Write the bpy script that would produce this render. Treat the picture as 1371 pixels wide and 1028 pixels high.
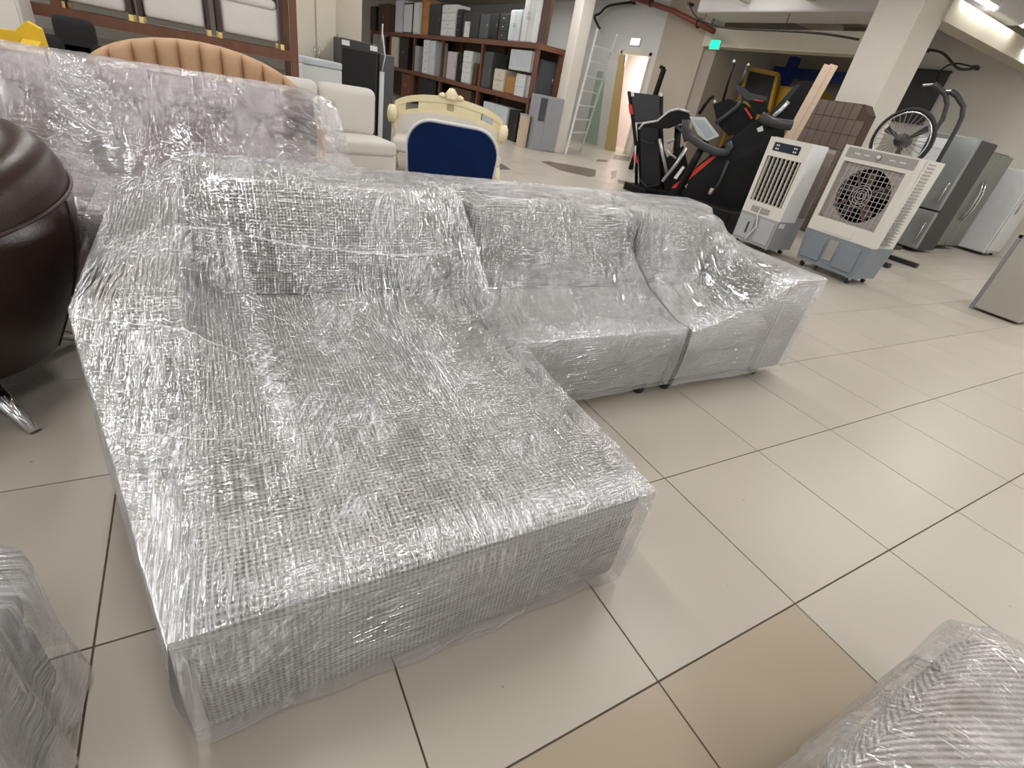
import bpy, bmesh, math, random
import numpy as np
from mathutils import Vector, Matrix
for o in list(bpy.data.objects): bpy.data.objects.remove(o)
S = bpy.context.scene; COL = S.collection; PI = math.pi
random.seed(7)

# ------------------------------------------------------------------ camera
CAM = np.array([0.34675, -0.32053, 1.23133])
YAW, PITCH, ROLL, FPX = -0.6009, 1.0333, 0.2014, 661.2
def _rz(t): return np.array([[math.cos(t),-math.sin(t),0],[math.sin(t),math.cos(t),0],[0,0,1]])
def _rx(t): return np.array([[1,0,0],[0,math.cos(t),-math.sin(t)],[0,math.sin(t),math.cos(t)]])
RM = _rz(YAW) @ _rx(PITCH) @ _rz(ROLL)
cd = bpy.data.cameras.new('camera'); cam = bpy.data.objects.new('camera', cd); COL.objects.link(cam)
cd.sensor_width = 36.0; cd.lens = FPX/1371*36.0; cd.clip_start = 0.02; cd.clip_end = 200
m4 = Matrix([list(RM[i]) + [CAM[i]] for i in range(3)] + [[0,0,0,1]]); cam.matrix_world = m4
S.camera = cam
# ------------------------------------------------------------------ world, exposure
w = bpy.data.worlds.new('daylight'); S.world = w; w.use_nodes = True
wn = w.node_tree.nodes; wn['Background'].inputs[0].default_value = (0.90, 0.95, 1.0, 1); wn['Background'].inputs[1].default_value = 1.0
S.view_settings.view_transform = 'Standard'; S.view_settings.look = 'None'
S.view_settings.gamma = 1.0; S.view_settings.use_curve_mapping = False
S.view_settings.exposure = 0.48
S.cycles.max_bounces = 7; S.cycles.diffuse_bounces = 3; S.cycles.glossy_bounces = 3; S.cycles.transparent_max_bounces = 12; S.cycles.caustics_reflective = False; S.cycles.caustics_refractive = False
def area(name, loc, size, energy, col=(1,1,1), rot=(0,0,0)):
    l = bpy.data.lights.new(name, 'AREA'); l.shape = 'RECTANGLE'; l.size, l.size_y = size; l.energy = energy; l.color = col
    o = bpy.data.objects.new(name, l); COL.objects.link(o); o.location = loc; o.rotation_euler = rot
    return o

# ------------------------------------------------------------------ pixel helpers (a pixel gives a direction only)
def ray(u, v): return RM @ np.array([u-685.5, -(v-514.0), -FPX])
def onz(u, v, z=0.0): d = ray(u, v); return CAM + d*((z-CAM[2])/d[2])
def onx(u, v, x): d = ray(u, v); return CAM + d*((x-CAM[0])/d[0])
def ony(u, v, y): d = ray(u, v); return CAM + d*((y-CAM[1])/d[1])
def rng(u, v, r): d = ray(u, v); return CAM + d*(r/math.hypot(d[0], d[1]))

# ------------------------------------------------------------------ materials
MATS = {}
def newmat(name):
    m = bpy.data.materials.new(name); m.use_nodes = True; nt = m.node_tree
    for n in list(nt.nodes): nt.nodes.remove(n)
    return m, nt
def N(nt, t, **kw):
    n = nt.nodes.new(t)
    for k, v in kw.items(): setattr(n, k, v)
    return n
def mth(nt, op, a, b=None):
    n = nt.nodes.new('ShaderNodeMath'); n.operation = op
    for i, x in enumerate((a, b)):
        if x is None: continue
        if isinstance(x, (int, float)): n.inputs[i].default_value = x
        else: nt.links.new(x, n.inputs[i])
    return n.outputs[0]
def mixc(nt, fac, a, b):
    n = nt.nodes.new('ShaderNodeMix'); n.data_type = 'RGBA'
    for i, x in ((0, fac), (6, a), (7, b)):
        if isinstance(x, (int, float)): n.inputs[i].default_value = x
        elif isinstance(x, tuple): n.inputs[i].default_value = x
        else: nt.links.new(x, n.inputs[i])
    return n.outputs[2]
def c4(c, k=1.0): return (min(1, c[0]*k), min(1, c[1]*k), min(1, c[2]*k), 1)
def M(name, col, rough=.5, metal=0., var=.10, scale=6., bump=0., bscale=60., coat=0., stretch=(1,1,1), rvar=.0, spec=.5):
    if name in MATS: return MATS[name]
    m, nt = newmat(name); L = nt.links.new
    tc = N(nt, 'ShaderNodeTexCoord'); mp = N(nt, 'ShaderNodeMapping'); mp.inputs['Scale'].default_value = stretch
    L(tc.outputs['Object'], mp.inputs[0])
    nz = N(nt, 'ShaderNodeTexNoise'); nz.inputs['Scale'].default_value = scale; nz.inputs['Detail'].default_value = 5; L(mp.outputs[0], nz.inputs['Vector'])
    c = mixc(nt, nz.outputs[0], c4(col, 1-var), c4(col, 1+var))
    b = N(nt, 'ShaderNodeBsdfPrincipled'); L(c, b.inputs['Base Color'])
    b.inputs['Roughness'].default_value = rough; b.inputs['Metallic'].default_value = metal
    b.inputs['Coat Weight'].default_value = coat; b.inputs['Coat Roughness'].default_value = .1
    b.inputs['Specular IOR Level'].default_value = spec
    if rvar: L(mth(nt, 'ADD', mth(nt, 'MULTIPLY', nz.outputs[0], rvar), rough-rvar/2), b.inputs['Roughness'])
    if bump:
        n2 = N(nt, 'ShaderNodeTexNoise'); n2.inputs['Scale'].default_value = bscale; n2.inputs['Detail'].default_value = 4; L(mp.outputs[0], n2.inputs['Vector'])
        bp = N(nt, 'ShaderNodeBump'); bp.inputs['Strength'].default_value = bump; bp.inputs['Distance'].default_value = .01
        L(n2.outputs[0], bp.inputs['Height']); L(bp.outputs[0], b.inputs['Normal'])
    o = N(nt, 'ShaderNodeOutputMaterial'); L(b.outputs[0], o.inputs[0]); MATS[name] = m
    return m
def emit(name, col, s):
    if name in MATS: return MATS[name]
    m, nt = newmat(name); tc = N(nt, 'ShaderNodeTexCoord'); nz = N(nt, 'ShaderNodeTexNoise'); nt.links.new(tc.outputs['Object'], nz.inputs[0])
    e = N(nt, 'ShaderNodeEmission'); nt.links.new(mixc(nt, nz.outputs[0], c4(col, .97), c4(col)), e.inputs[0]); e.inputs[1].default_value = s
    o = N(nt, 'ShaderNodeOutputMaterial'); nt.links.new(e.outputs[0], o.inputs[0]); MATS[name] = m; return m
def boxuv(nt):
    """pick the in-plane pair of object coordinates from the face normal"""
    tc = N(nt, 'ShaderNodeTexCoord'); L = nt.links.new
    sp = N(nt, 'ShaderNodeSeparateXYZ'); L(tc.outputs['Object'], sp.inputs[0])
    sn = N(nt, 'ShaderNodeSeparateXYZ'); L(tc.outputs['Normal'], sn.inputs[0])
    az = mth(nt, 'GREATER_THAN', mth(nt, 'ABSOLUTE', sn.outputs[2]), .6)
    ax = mth(nt, 'GREATER_THAN', mth(nt, 'ABSOLUTE', sn.outputs[0]), .72)
    def sel(f, a, b): return mth(nt, 'ADD', mth(nt, 'MULTIPLY', f, a), mth(nt, 'MULTIPLY', mth(nt, 'SUBTRACT', 1.0, f), b))
    u = sel(ax, sp.outputs[1], sp.outputs[0]); v = sel(az, sp.outputs[1], sp.outputs[2])
    return u, v, tc
def fabric(name, light, dark, pitch=.011, amt=.75, rough=.9, bump=.5):
    m, nt = newmat(name); L = nt.links.new; u, v, tc = boxuv(nt); k = PI/pitch
    a = mth(nt, 'SINE', mth(nt, 'MULTIPLY', mth(nt, 'ADD', u, v), k)); b = mth(nt, 'SINE', mth(nt, 'MULTIPLY', mth(nt, 'SUBTRACT', u, v), k))
    f = mth(nt, 'MULTIPLY', a, b); f = mth(nt, 'ADD', mth(nt, 'MULTIPLY', f, .5), .5); f2 = mth(nt, 'POWER', f, 1.6)
    nz = N(nt, 'ShaderNodeTexNoise'); nz.inputs['Scale'].default_value = 120; nz.inputs['Detail'].default_value = 3; L(tc.outputs['Object'], nz.inputs[0])
    f3 = mth(nt, 'MULTIPLY', mth(nt, 'MULTIPLY', f2, amt), mth(nt, 'ADD', nz.outputs[0], .5))
    c = mixc(nt, f3, c4(light), c4(dark))
    p = N(nt, 'ShaderNodeBsdfPrincipled'); L(c, p.inputs['Base Color']); p.inputs['Roughness'].default_value = rough; p.inputs['Specular IOR Level'].default_value = .2
    bp = N(nt, 'ShaderNodeBump'); bp.inputs['Strength'].default_value = bump; bp.inputs['Distance'].default_value = .003; L(mth(nt, 'SUBTRACT', 1.0, f2), bp.inputs['Height']); L(bp.outputs[0], p.inputs['Normal'])
    o = N(nt, 'ShaderNodeOutputMaterial'); L(p.outputs[0], o.inputs[0]); MATS[name] = m; return m
def striped(name, light, dark, pitch=.012, amt=.6):
    m, nt = newmat(name); L = nt.links.new; u, v, tc = boxuv(nt)
    a = mth(nt, 'ADD', mth(nt, 'MULTIPLY', mth(nt, 'SINE', mth(nt, 'MULTIPLY', mth(nt, 'ADD', v, mth(nt, 'MULTIPLY', u, .55)), 2*PI/pitch)), .5), .5)
    c = mixc(nt, mth(nt, 'MULTIPLY', a, amt), c4(light), c4(dark))
    p = N(nt, 'ShaderNodeBsdfPrincipled'); L(c, p.inputs['Base Color']); p.inputs['Roughness'].default_value = .85
    bp = N(nt, 'ShaderNodeBump'); bp.inputs['Strength'].default_value = .5; bp.inputs['Distance'].default_value = .003; L(a, bp.inputs['Height']); L(bp.outputs[0], p.inputs['Normal'])
    o = N(nt, 'ShaderNodeOutputMaterial'); L(p.outputs[0], o.inputs[0]); MATS[name] = m; return m
def filmmat(name, haze=.07, gloss=.6, su=(70, 5), tint=(.95,.96,1.0), rough=.07, bstr=1.0, lines=(), crease=.5):
    """clear stretch film: see-through, slightly milky where layers overlap, white along pulled creases, glossy (UV in metres)"""
    m, nt = newmat(name); L = nt.links.new
    uv = N(nt, 'ShaderNodeUVMap'); uv.uv_map = 'UVMap'
    def streak(sx, sy, rot, det=3, w=0.0, dist=.6):
        m0 = N(nt, 'ShaderNodeMapping'); m0.inputs['Rotation'].default_value = (0,0,rot); L(uv.outputs[0], m0.inputs[0])
        mp = N(nt, 'ShaderNodeMapping'); mp.inputs['Scale'].default_value = (sx, sy, 1); L(m0.outputs[0], mp.inputs[0])
        nz = N(nt, 'ShaderNodeTexNoise'); nz.noise_dimensions = '4D'; nz.inputs['W'].default_value = w; nz.inputs['Scale'].default_value = 1; nz.inputs['Detail'].default_value = det; nz.inputs['Distortion'].default_value = dist
        L(mp.outputs[0], nz.inputs['Vector']); return nz.outputs[0]
    def rng_(x, a, b):
        n = N(nt, 'ShaderNodeMapRange'); n.inputs[1].default_value = a; n.inputs[2].default_value = b; L(x, n.inputs[0]); return n.outputs[0]
    def ridge(x, k): return mth(nt, 'MAXIMUM', mth(nt, 'SUBTRACT', 1.0, mth(nt, 'MULTIPLY', mth(nt, 'ABSOLUTE', mth(nt, 'SUBTRACT', x, .5)), k)), 0.0)
    s1 = streak(su[0], su[1], .07, 2, 1., .3); s2 = streak(su[1]*1.4, su[0]*1.2, -.06, 2, 2., .3); s3 = streak(su[0]*.7, su[1]*1.2, .55, 2, 7., .3)
    big = streak(3.0, 2.4, 0, 2, 3.); big2 = streak(4.0, 3.0, 0, 2, 13.); crk = streak(su[0]*.5, su[0]*.2, .5, 3, 5., 1.2)
    k1 = rng_(big, .60, .40); k2 = rng_(big, .42, .62); k3 = rng_(big2, .52, .62)
    r1 = mth(nt, 'MULTIPLY', ridge(s1, 5.), k1); r2 = mth(nt, 'MULTIPLY', ridge(s2, 5.), k2); r3 = mth(nt, 'MULTIPLY', ridge(s3, 5.), k3)
    h = mth(nt, 'ADD', mth(nt, 'ADD', r1, mth(nt, 'MULTIPLY', r2, .7)), mth(nt, 'ADD', r3, mth(nt, 'MULTIPLY', crk, .8)))
    bp = N(nt, 'ShaderNodeBump'); bp.inputs['Strength'].default_value = bstr; bp.inputs['Distance'].default_value = .007; L(h, bp.inputs['Height'])
    g = N(nt, 'ShaderNodeBsdfAnisotropic' if hasattr(bpy.types, 'ShaderNodeBsdfAnisotropic') else 'ShaderNodeBsdfGlossy'); g.inputs['Roughness'].default_value = rough; g.inputs['Color'].default_value = c4(tint); L(bp.outputs[0], g.inputs['Normal'])
    d = N(nt, 'ShaderNodeBsdfDiffuse'); d.inputs[0].default_value = (.90,.91,.93,1)
    t = N(nt, 'ShaderNodeBsdfTransparent'); t.inputs[0].default_value = (.975,.98,.985,1)
    fr = N(nt, 'ShaderNodeLayerWeight'); fr.inputs[0].default_value = .5; L(bp.outputs[0], fr.inputs['Normal']); fz = mth(nt, 'POWER', fr.outputs['Facing'], 3.0)
    lay = rng_(streak(2.1, 1.3, .3, 2, 9.), .49, .55)
    def thin(x, k): r = ridge(x, k); return mth(nt, 'MULTIPLY', r, r)
    cr = mth(nt, 'ADD', mth(nt, 'MULTIPLY', thin(s1, 14.), k1), mth(nt, 'ADD', mth(nt, 'MULTIPLY', thin(s2, 14.), mth(nt, 'MULTIPLY', k2, .7)), mth(nt, 'MULTIPLY', thin(s3, 14.), k3)))
    at_ = N(nt, 'ShaderNodeAttribute'); at_.attribute_name = 'layers_and_sheen'; de = at_.outputs['Fac']      # extra turns of film, and sheen painted in as haze
    hz = mth(nt, 'ADD', mth(nt, 'MULTIPLY', mth(nt, 'ADD', haze, mth(nt, 'MULTIPLY', lay, haze*1.2)), mth(nt, 'ADD', 1.0, mth(nt, 'MULTIPLY', de, 2.6))), mth(nt, 'MULTIPLY', cr, mth(nt, 'MULTIPLY', mth(nt, 'ADD', 1.0, mth(nt, 'MULTIPLY', de, .8)), crease)))
    if lines:
        sp = N(nt, 'ShaderNodeSeparateXYZ'); L(uv.outputs[0], sp.inputs[0])
        for v0, slope, wd in lines:     # straight edges of the film's turns
            dv = mth(nt, 'ABSOLUTE', mth(nt, 'SUBTRACT', mth(nt, 'SUBTRACT', sp.outputs[1], mth(nt, 'MULTIPLY', sp.outputs[0], slope)), v0))
            hz = mth(nt, 'ADD', hz, mth(nt, 'MULTIPLY', mth(nt, 'LESS_THAN', dv, wd), .35))
    hz = mth(nt, 'MINIMUM', hz, .85)
    m1 = N(nt, 'ShaderNodeMixShader'); L(hz, m1.inputs[0]); L(t.outputs[0], m1.inputs[1]); L(d.outputs[0], m1.inputs[2])
    m2 = N(nt, 'ShaderNodeMixShader'); L(mth(nt, 'MINIMUM', mth(nt, 'ADD', mth(nt, 'MULTIPLY', fz, gloss), mth(nt, 'MULTIPLY', mth(nt, 'ADD', 1.0, de), gloss*.28)), .75), m2.inputs[0]); L(m1.outputs[0], m2.inputs[1]); L(g.outputs[0], m2.inputs[2])
    o = N(nt, 'ShaderNodeOutputMaterial'); L(m2.outputs[0], o.inputs[0]); MATS[name] = m; return m

# ------------------------------------------------------------------ mesh helpers
class MB:
    def __init__(s): s.v = []; s.f = []; s.uv = None
    def add(s, vs, fs):
        o = len(s.v); s.v += [tuple(map(float, p)) for p in vs]; s.f += [tuple(i+o for i in f) for f in fs]; return s
    def box(s, a, b, mat=None):
        x0,y0,z0 = a; x1,y1,z1 = b
        vs = [(x,y,z) for x in (x0,x1) for y in (y0,y1) for z in (z0,z1)]
        if mat is not None: vs = [mat @ Vector(p) for p in vs]
        return s.add(vs, [(0,1,3,2),(4,6,7,5),(0,4,5,1),(2,3,7,6),(0,2,6,4),(1,5,7,3)])
    def cbox(s, a, b, c=.01):
        """box with chamfered edges"""
        bm = bmesh.new(); bmesh.ops.create_cube(bm, size=1)
        for v in bm.verts:
            for i in range(3): v.co[i] = a[i] if v.co[i] < 0 else b[i]
        bmesh.ops.bevel(bm, geom=list(bm.edges), offset=min(c, .45*min(abs(b[i]-a[i]) for i in range(3))), segments=2, affect='EDGES', profile=.5)
        bm.verts.index_update(); s.add([tuple(v.co) for v in bm.verts], [tuple(v.index for v in f.verts) for f in bm.faces]); bm.free(); return s
    def rbox(s, a, b, r, k=4, n=8, puff=(0,0,0,0,0,0)):
        """upholstered block: rounded edges, optional bulge on -x,+x,-y,+y,-z,+z"""
        h = [(b[i]-a[i])/2 for i in range(3)]; c = [(b[i]+a[i])/2 for i in range(3)]; r = min(r, min(h)*.98)
        def coords(hh):
            e = [-hh + r*(1-math.cos(i*PI/2/k))*1.0 for i in range(k+1)]; m = [(-hh+r) + (2*hh-2*r)*i/n for i in range(1, n)]
            return e + m + [-x for x in reversed(e)]
        idx = {}; vs = []; fs = []
        C = [coords(hh) for hh in h]
        def vert(p):
            key = tuple(round(x, 6) for x in p)
            if key in idx: return idx[key]
            core = [max(-(h[i]-r), min(h[i]-r, p[i])) for i in range(3)]; d = [p[i]-core[i] for i in range(3)]; l = math.sqrt(sum(x*x for x in d))
            q = [core[i] + (d[i]/l*r if l > 1e-9 else 0) for i in range(3)]
            nn = [q[i]/h[i] for i in range(3)]
            for ax in range(3):
                o1, o2 = [i for i in range(3) if i != ax]
                wgt = max(0, 1-nn[o1]**2)*max(0, 1-nn[o2]**2); t = nn[ax]
                q[ax] += (puff[2*ax+1] if t > 0 else -puff[2*ax])*wgt*abs(t)
            idx[key] = len(vs); vs.append([q[i]+c[i] for i in range(3)]); return idx[key]
        for ax in range(3):
            o1, o2 = [(1,2),(2,0),(0,1)][ax]
            for sg in (-1, 1):
                for i in range(len(C[o1])-1):
                    for j in range(len(C[o2])-1):
                        q = []
                        for (ii, jj) in ((i,j),(i+1,j),(i+1,j+1),(i,j+1)):
                            p = [0,0,0]; p[ax] = sg*h[ax]; p[o1] = C[o1][ii]; p[o2] = C[o2][jj]; q.append(vert(p))
                        if len(set(q)) < 3: continue
                        q2 = [];  [q2.append(x) for x in q if x not in q2]
                        fs.append(tuple(q2) if sg > 0 else tuple(reversed(q2)))
        return s.add(vs, fs)
    def tube(s, pts, r, n=10, closed=False, cap=True):
        pts = [Vector(p) for p in pts]; rs = r if isinstance(r, (list, tuple)) else [r]*len(pts); vs = []; fs = []; m = len(pts)
        up = None
        for i, p in enumerate(pts):
            a = pts[(i-1) % m] if (closed or i > 0) else p; b = pts[(i+1) % m] if (closed or i < m-1) else p
            t = (b-a).normalized()
            if up is None: up = t.orthogonal().normalized()
            else:
                up = up - t*up.dot(t)
                if up.length < 1e-6: up = t.orthogonal()
                up.normalize()
            w = t.cross(up)
            for k in range(n):
                an = 2*PI*k/n; vs.append(p + (up*math.cos(an)+w*math.sin(an))*rs[i])
        for i in range(m if closed else m-1):
            for k in range(n): fs.append((i*n+k, i*n+(k+1) % n, ((i+1) % m)*n+(k+1) % n, ((i+1) % m)*n+k))
        if cap and not closed: fs += [tuple(reversed(range(n))), tuple(range((m-1)*n, m*n))]
        return s.add(vs, fs)
    def bar(s, p, q, w, h, up=(0,0,1)):
        """rectangular bar between two points"""
        p, q = Vector(p), Vector(q); t = (q-p).normalized(); u = Vector(up)
        if abs(t.dot(u)) > .95: u = Vector((1,0,0)) if abs(t.x) < .9 else Vector((0,1,0))
        a = t.cross(u).normalized(); b = a.cross(t).normalized()
        vs = [e + a*sa*w/2 + b*sb*h/2 for e in (p, q) for sa, sb in ((-1,-1),(1,-1),(1,1),(-1,1))]
        return s.add(vs, [(0,1,2,3)[::-1], (4,5,6,7), (0,1,5,4), (1,2,6,5), (2,3,7,6), (3,0,4,7)])
    def prism(s, poly, vec):
        """extrude a planar polygon of 3D points along vec"""
        n = len(poly); vec = Vector(vec); a = [Vector(p) for p in poly]; b = [p+vec for p in a]
        return s.add(a+b, [tuple(reversed(range(n))), tuple(range(n, 2*n))] + [(i, (i+1) % n, n+(i+1) % n, n+i) for i in range(n)])
    def lathe(s, prof, c=(0,0,0), n=24, axis='z'):
        vs = []; fs = []; m = len(prof)
        for r, z in prof:
            for k in range(n):
                a = 2*PI*k/n; p = (r*math.cos(a), r*math.sin(a), z)
                if axis == 'x': p = (p[2], p[0], p[1])
                if axis == 'y': p = (p[0], p[2], p[1])
                vs.append((p[0]+c[0], p[1]+c[1], p[2]+c[2]))
        for i in range(m-1):
            for k in range(n): fs.append((i*n+k, i*n+(k+1) % n, (i+1)*n+(k+1) % n, (i+1)*n+k))
        if prof[0][0] > 1e-6: fs.append(tuple(reversed(range(n))))
        if prof[-1][0] > 1e-6: fs.append(tuple(range((m-1)*n, m*n)))
        return s.add(vs, fs)
    def torus(s, c, R, r, axis='z', n=32, k=10):
        pts = []
        for i in range(n):
            a = 2*PI*i/n; p = {'z': (math.cos(a)*R, math.sin(a)*R, 0), 'x': (0, math.cos(a)*R, math.sin(a)*R), 'y': (math.cos(a)*R, 0, math.sin(a)*R)}[axis]
            pts.append((c[0]+p[0], c[1]+p[1], c[2]+p[2]))
        return s.tube(pts, r, k, closed=True)
    def build(s, name, mat, parent=None, smooth=False, ang=None):
        me = bpy.data.meshes.new(name); me.from_pydata(s.v, [], s.f)
        bm = bmesh.new(); bm.from_mesh(me); bmesh.ops.recalc_face_normals(bm, faces=list(bm.faces)); bm.to_mesh(me); bm.free()
        me.update(); me.materials.append(MATS[mat] if isinstance(mat, str) else mat)
        if smooth:
            for p in me.polygons: p.use_smooth = True
            if ang: me.set_sharp_from_angle(angle=math.radians(ang))
        o = bpy.data.objects.new(name, me); COL.objects.link(o)
        if parent is not None: o.parent = parent
        return o
def thing(name, label, cat, loc=(0,0,0), rz=0., group=None):
    o = bpy.data.objects.new(name, None); COL.objects.link(o); o.empty_display_size = .1
    o.location = loc; o.rotation_euler = (0,0,rz); o['label'] = label; o['category'] = cat
    if group: o['group'] = group
    return o
def tag(o, label, cat, group=None):
    o['label'] = label; o['category'] = cat
    if group: o['group'] = group
    return o
def struct(o, label=None):
    o['kind'] = 'structure'
    if label: o['label'] = label
    return o
def lb(o, label): o['label'] = label; return o
def at(thing_loc):
    """world -> local of an unrotated thing"""
    tx, ty, tz = thing_loc
    return lambda p: (p[0]-tx, p[1]-ty, p[2]-tz)
# ================================================================== THE SETTING
T = 0.6
def tilemat(name, col, var):
    m, nt = newmat(name); L = nt.links.new
    tc = N(nt, 'ShaderNodeTexCoord'); oi = N(nt, 'ShaderNodeObjectInfo'); geo = N(nt, 'ShaderNodeNewGeometry')
    n1 = N(nt, 'ShaderNodeTexNoise'); n1.inputs['Scale'].default_value = 3.; n1.inputs['Detail'].default_value = 6; L(geo.outputs['Position'], n1.inputs[0])
    n2 = N(nt, 'ShaderNodeTexNoise'); n2.inputs['Scale'].default_value = 260.; n2.inputs['Detail'].default_value = 2; L(geo.outputs['Position'], n2.inputs[0])
    f = mth(nt, 'ADD', mth(nt, 'MULTIPLY', oi.outputs['Random'], .5), mth(nt, 'ADD', mth(nt, 'MULTIPLY', n1.outputs[0], .7), mth(nt, 'MULTIPLY', n2.outputs[0], .35)))
    c = mixc(nt, mth(nt, 'MULTIPLY', f, .7), c4(col, 1-var), c4(col, 1+var))
    sp = N(nt, 'ShaderNodeTexVoronoi'); sp.inputs['Scale'].default_value = 7.; L(geo.outputs['Position'], sp.inputs['Vector'])
    dirt = mth(nt, 'LESS_THAN', sp.outputs['Distance'], .035)
    c = mixc(nt, mth(nt, 'MULTIPLY', dirt, .45), c, c4((.16,.13,.10)))
    p = N(nt, 'ShaderNodeBsdfPrincipled'); L(c, p.inputs['Base Color']); L(mth(nt, 'ADD', mth(nt, 'MULTIPLY', n1.outputs[0], .10), .27), p.inputs['Roughness'])
    p.inputs['Specular IOR Level'].default_value = .5
    o = N(nt, 'ShaderNodeOutputMaterial'); L(p.outputs[0], o.inputs[0]); MATS[name] = m; return m
tilemat('tile_cream', (.46,.415,.355), .07); tilemat('tile_tan', (.38,.31,.23), .06); tilemat('tile_brown', (.10,.065,.05), .2)
M('grout', (.10,.075,.055), .9)
fl = MB(); fl.add([(-8,-6,-.004),(26,-6,-.004),(26,40,-.004),(-8,40,-.004)], [(0,1,2,3)])
floor = struct(fl.build('floor', 'grout'), 'cream polished tile floor with dark grout lines')
tb = MB(); e = .0022; tb.cbox((e, e, -.012), (T-e, T-e, 0), .0012); tile_me = None
I0, I1, J0, J1 = -3, 14, -2, 15
for i in range(I0, I1):
    for j in range(J0, J1):
        tan = (i, j) in ((2,-1), (1,-1))
        if tile_me is None:
            o = tb.build('tile', 'tile_cream', floor); tile_me = o.data; tile_tan = tile_me.copy(); tile_tan.materials[0] = MATS['tile_tan']
        else:
            o = bpy.data.objects.new('tile', tile_tan if tan else tile_me); COL.objects.link(o); o.parent = floor
        o.location = (i*T, j*T, 0)
rest = MB()
for i in range(-12, 43):
    for j in range(-9, 66):
        if I0 <= i < I1 and J0 <= j < J1: continue
        a, b = i*T, j*T; rest.add([(a+e,b+e,0),(a+T-e,b+e,0),(a+T-e,b+T-e,0),(a+e,b+T-e,0)], [(0,1,2,3)])
o = rest.build('far_tiles', 'tile_cream', floor); o['kind'] = 'stuff'
# brown inlaid pieces of the floor pattern
def inlay(pix):
    b = MB(); b.add([tuple(onz(u, v, .0015)) for u, v in pix], [tuple(range(len(pix)))]); b.build('brown_inlay', 'tile_brown', floor)
inlay([(724,216),(736,216),(798,227),(797,235),(790,237),(750,228)])
inlay([(664,219),(672,219),(684,227),(662,227)])
inlay([(818,229),(826,228),(824,238),(818,240)]); inlay([(823,207),(845,210),(843,216),(820,213)]); inlay([(826,240),(842,243),(838,247),(828,245)]); inlay([(800,213),(815,214),(812,217),(798,216)])

M('wall_paint', (.66,.62,.55), .8, var=.05, scale=1.5, bump=.05); M('wall_white', (.74,.74,.72), .75, var=.04, scale=1.5)
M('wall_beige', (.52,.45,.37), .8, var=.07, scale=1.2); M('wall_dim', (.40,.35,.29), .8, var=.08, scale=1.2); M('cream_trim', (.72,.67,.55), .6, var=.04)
M('ceil_mat', (.62,.58,.50), .85, var=.08, scale=.8); M('dark_void', (.03,.028,.027), .8); M('pale_duct', (.70,.69,.68), .6, var=.05, scale=1.)
CZ = 3.95
b = MB(); b.box((-6.2,-4.2,CZ), (16,28,CZ+.15)); struct(b.build('ceiling', 'ceil_mat'))
# wall with the doorway, at x = 11.9
WX = 11.9
dl, dr, dz = 14.22, 12.98, 2.59
b = MB(); b.box((WX, dl, 0), (WX+.2, 27.6, CZ)); b.box((WX, 12.62, 0), (WX+.2, dr, CZ)); b.box((WX, dr, dz), (WX+.2, dl, CZ))
wall_back = struct(b.build('wall_back', 'wall_white'))
b = MB(); b.box((WX-.06, 10.95, 0), (WX+.2, 12.62, CZ)); b.build('beige_panel', 'wall_beige', wall_back)
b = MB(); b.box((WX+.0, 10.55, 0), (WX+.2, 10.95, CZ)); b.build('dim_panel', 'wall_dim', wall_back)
b = MB(); b.box((WX-.03, dl, 0), (WX, dl+.08, dz+.08)); b.box((WX-.03, dr-.08, 0), (WX, dr, dz+.08)); b.box((WX-.03, dr-.08, dz), (WX, dl+.08, dz+.08))
struct(b.build('trim_1', 'cream_trim'))
M('door_brown', (.33,.22,.12), .5, var=.15, stretch=(1,1,6)); M('room_pink', (.85,.72,.66), .8)
# bright passage behind the doorway
b = MB(); b.box((WX+1.3, 11.4, 0), (WX+1.4, 17, 3)); b.box((WX+.2, 11.4, 2.9), (WX+1.4, 17, 3)); struct(b.build('wall_passage', 'room_pink'))
area('passage_light', (WX+.7, 13.9, 2.85), (.5, 1.2), 60, (1,.93,.88))
M('door_grey', (.22,.22,.24), .5)
d = thing('door_1', 'open dark grey door leaf standing ajar in the doorway', 'door'); d['kind'] = 'structure'; del d['category']
b = MB(); b.cbox((WX+.02, dr+.01, .02), (WX+.9, dr+.06, dz-.03), .006); dd = b.build('door_leaf', 'door_grey', d)
b = MB(); b.tube([(WX+.75, dr+.06, 1.05), (WX+.75, dr+.12, 1.05), (WX+.62, dr+.12, 1.05)], .012); b.build('door_handle', M('steel', (.6,.6,.6), .25, 1.), dd)
# recess behind the beam and the far right wall
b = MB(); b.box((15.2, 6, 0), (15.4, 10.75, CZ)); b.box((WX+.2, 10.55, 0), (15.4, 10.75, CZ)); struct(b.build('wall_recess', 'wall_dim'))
b = MB(); b.box((14.0, -2.5, 0), (14.2, 7.2, CZ)); struct(b.build('wall_right', 'wall_paint'))
b = MB(); b.box((-8, 27.6, 0), (WX, 27.8, CZ)); struct(b.build('wall_far', 'wall_paint'))
b = MB(); b.box((WX-.15, 6.6, 2.88), (WX+.25, 10.95, 3.26)); struct(b.build('trim_2', 'cream_trim'), 'cream beam over the dark recess')
b = MB(); b.rbox((WX-1.3, 4.3, 3.34), (WX-.3, 10.3, 3.72), .05, 2, 3); struct(b.build('trim_3', 'pale_duct', smooth=True, ang=40), 'pale boxed duct above the beam')
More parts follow.
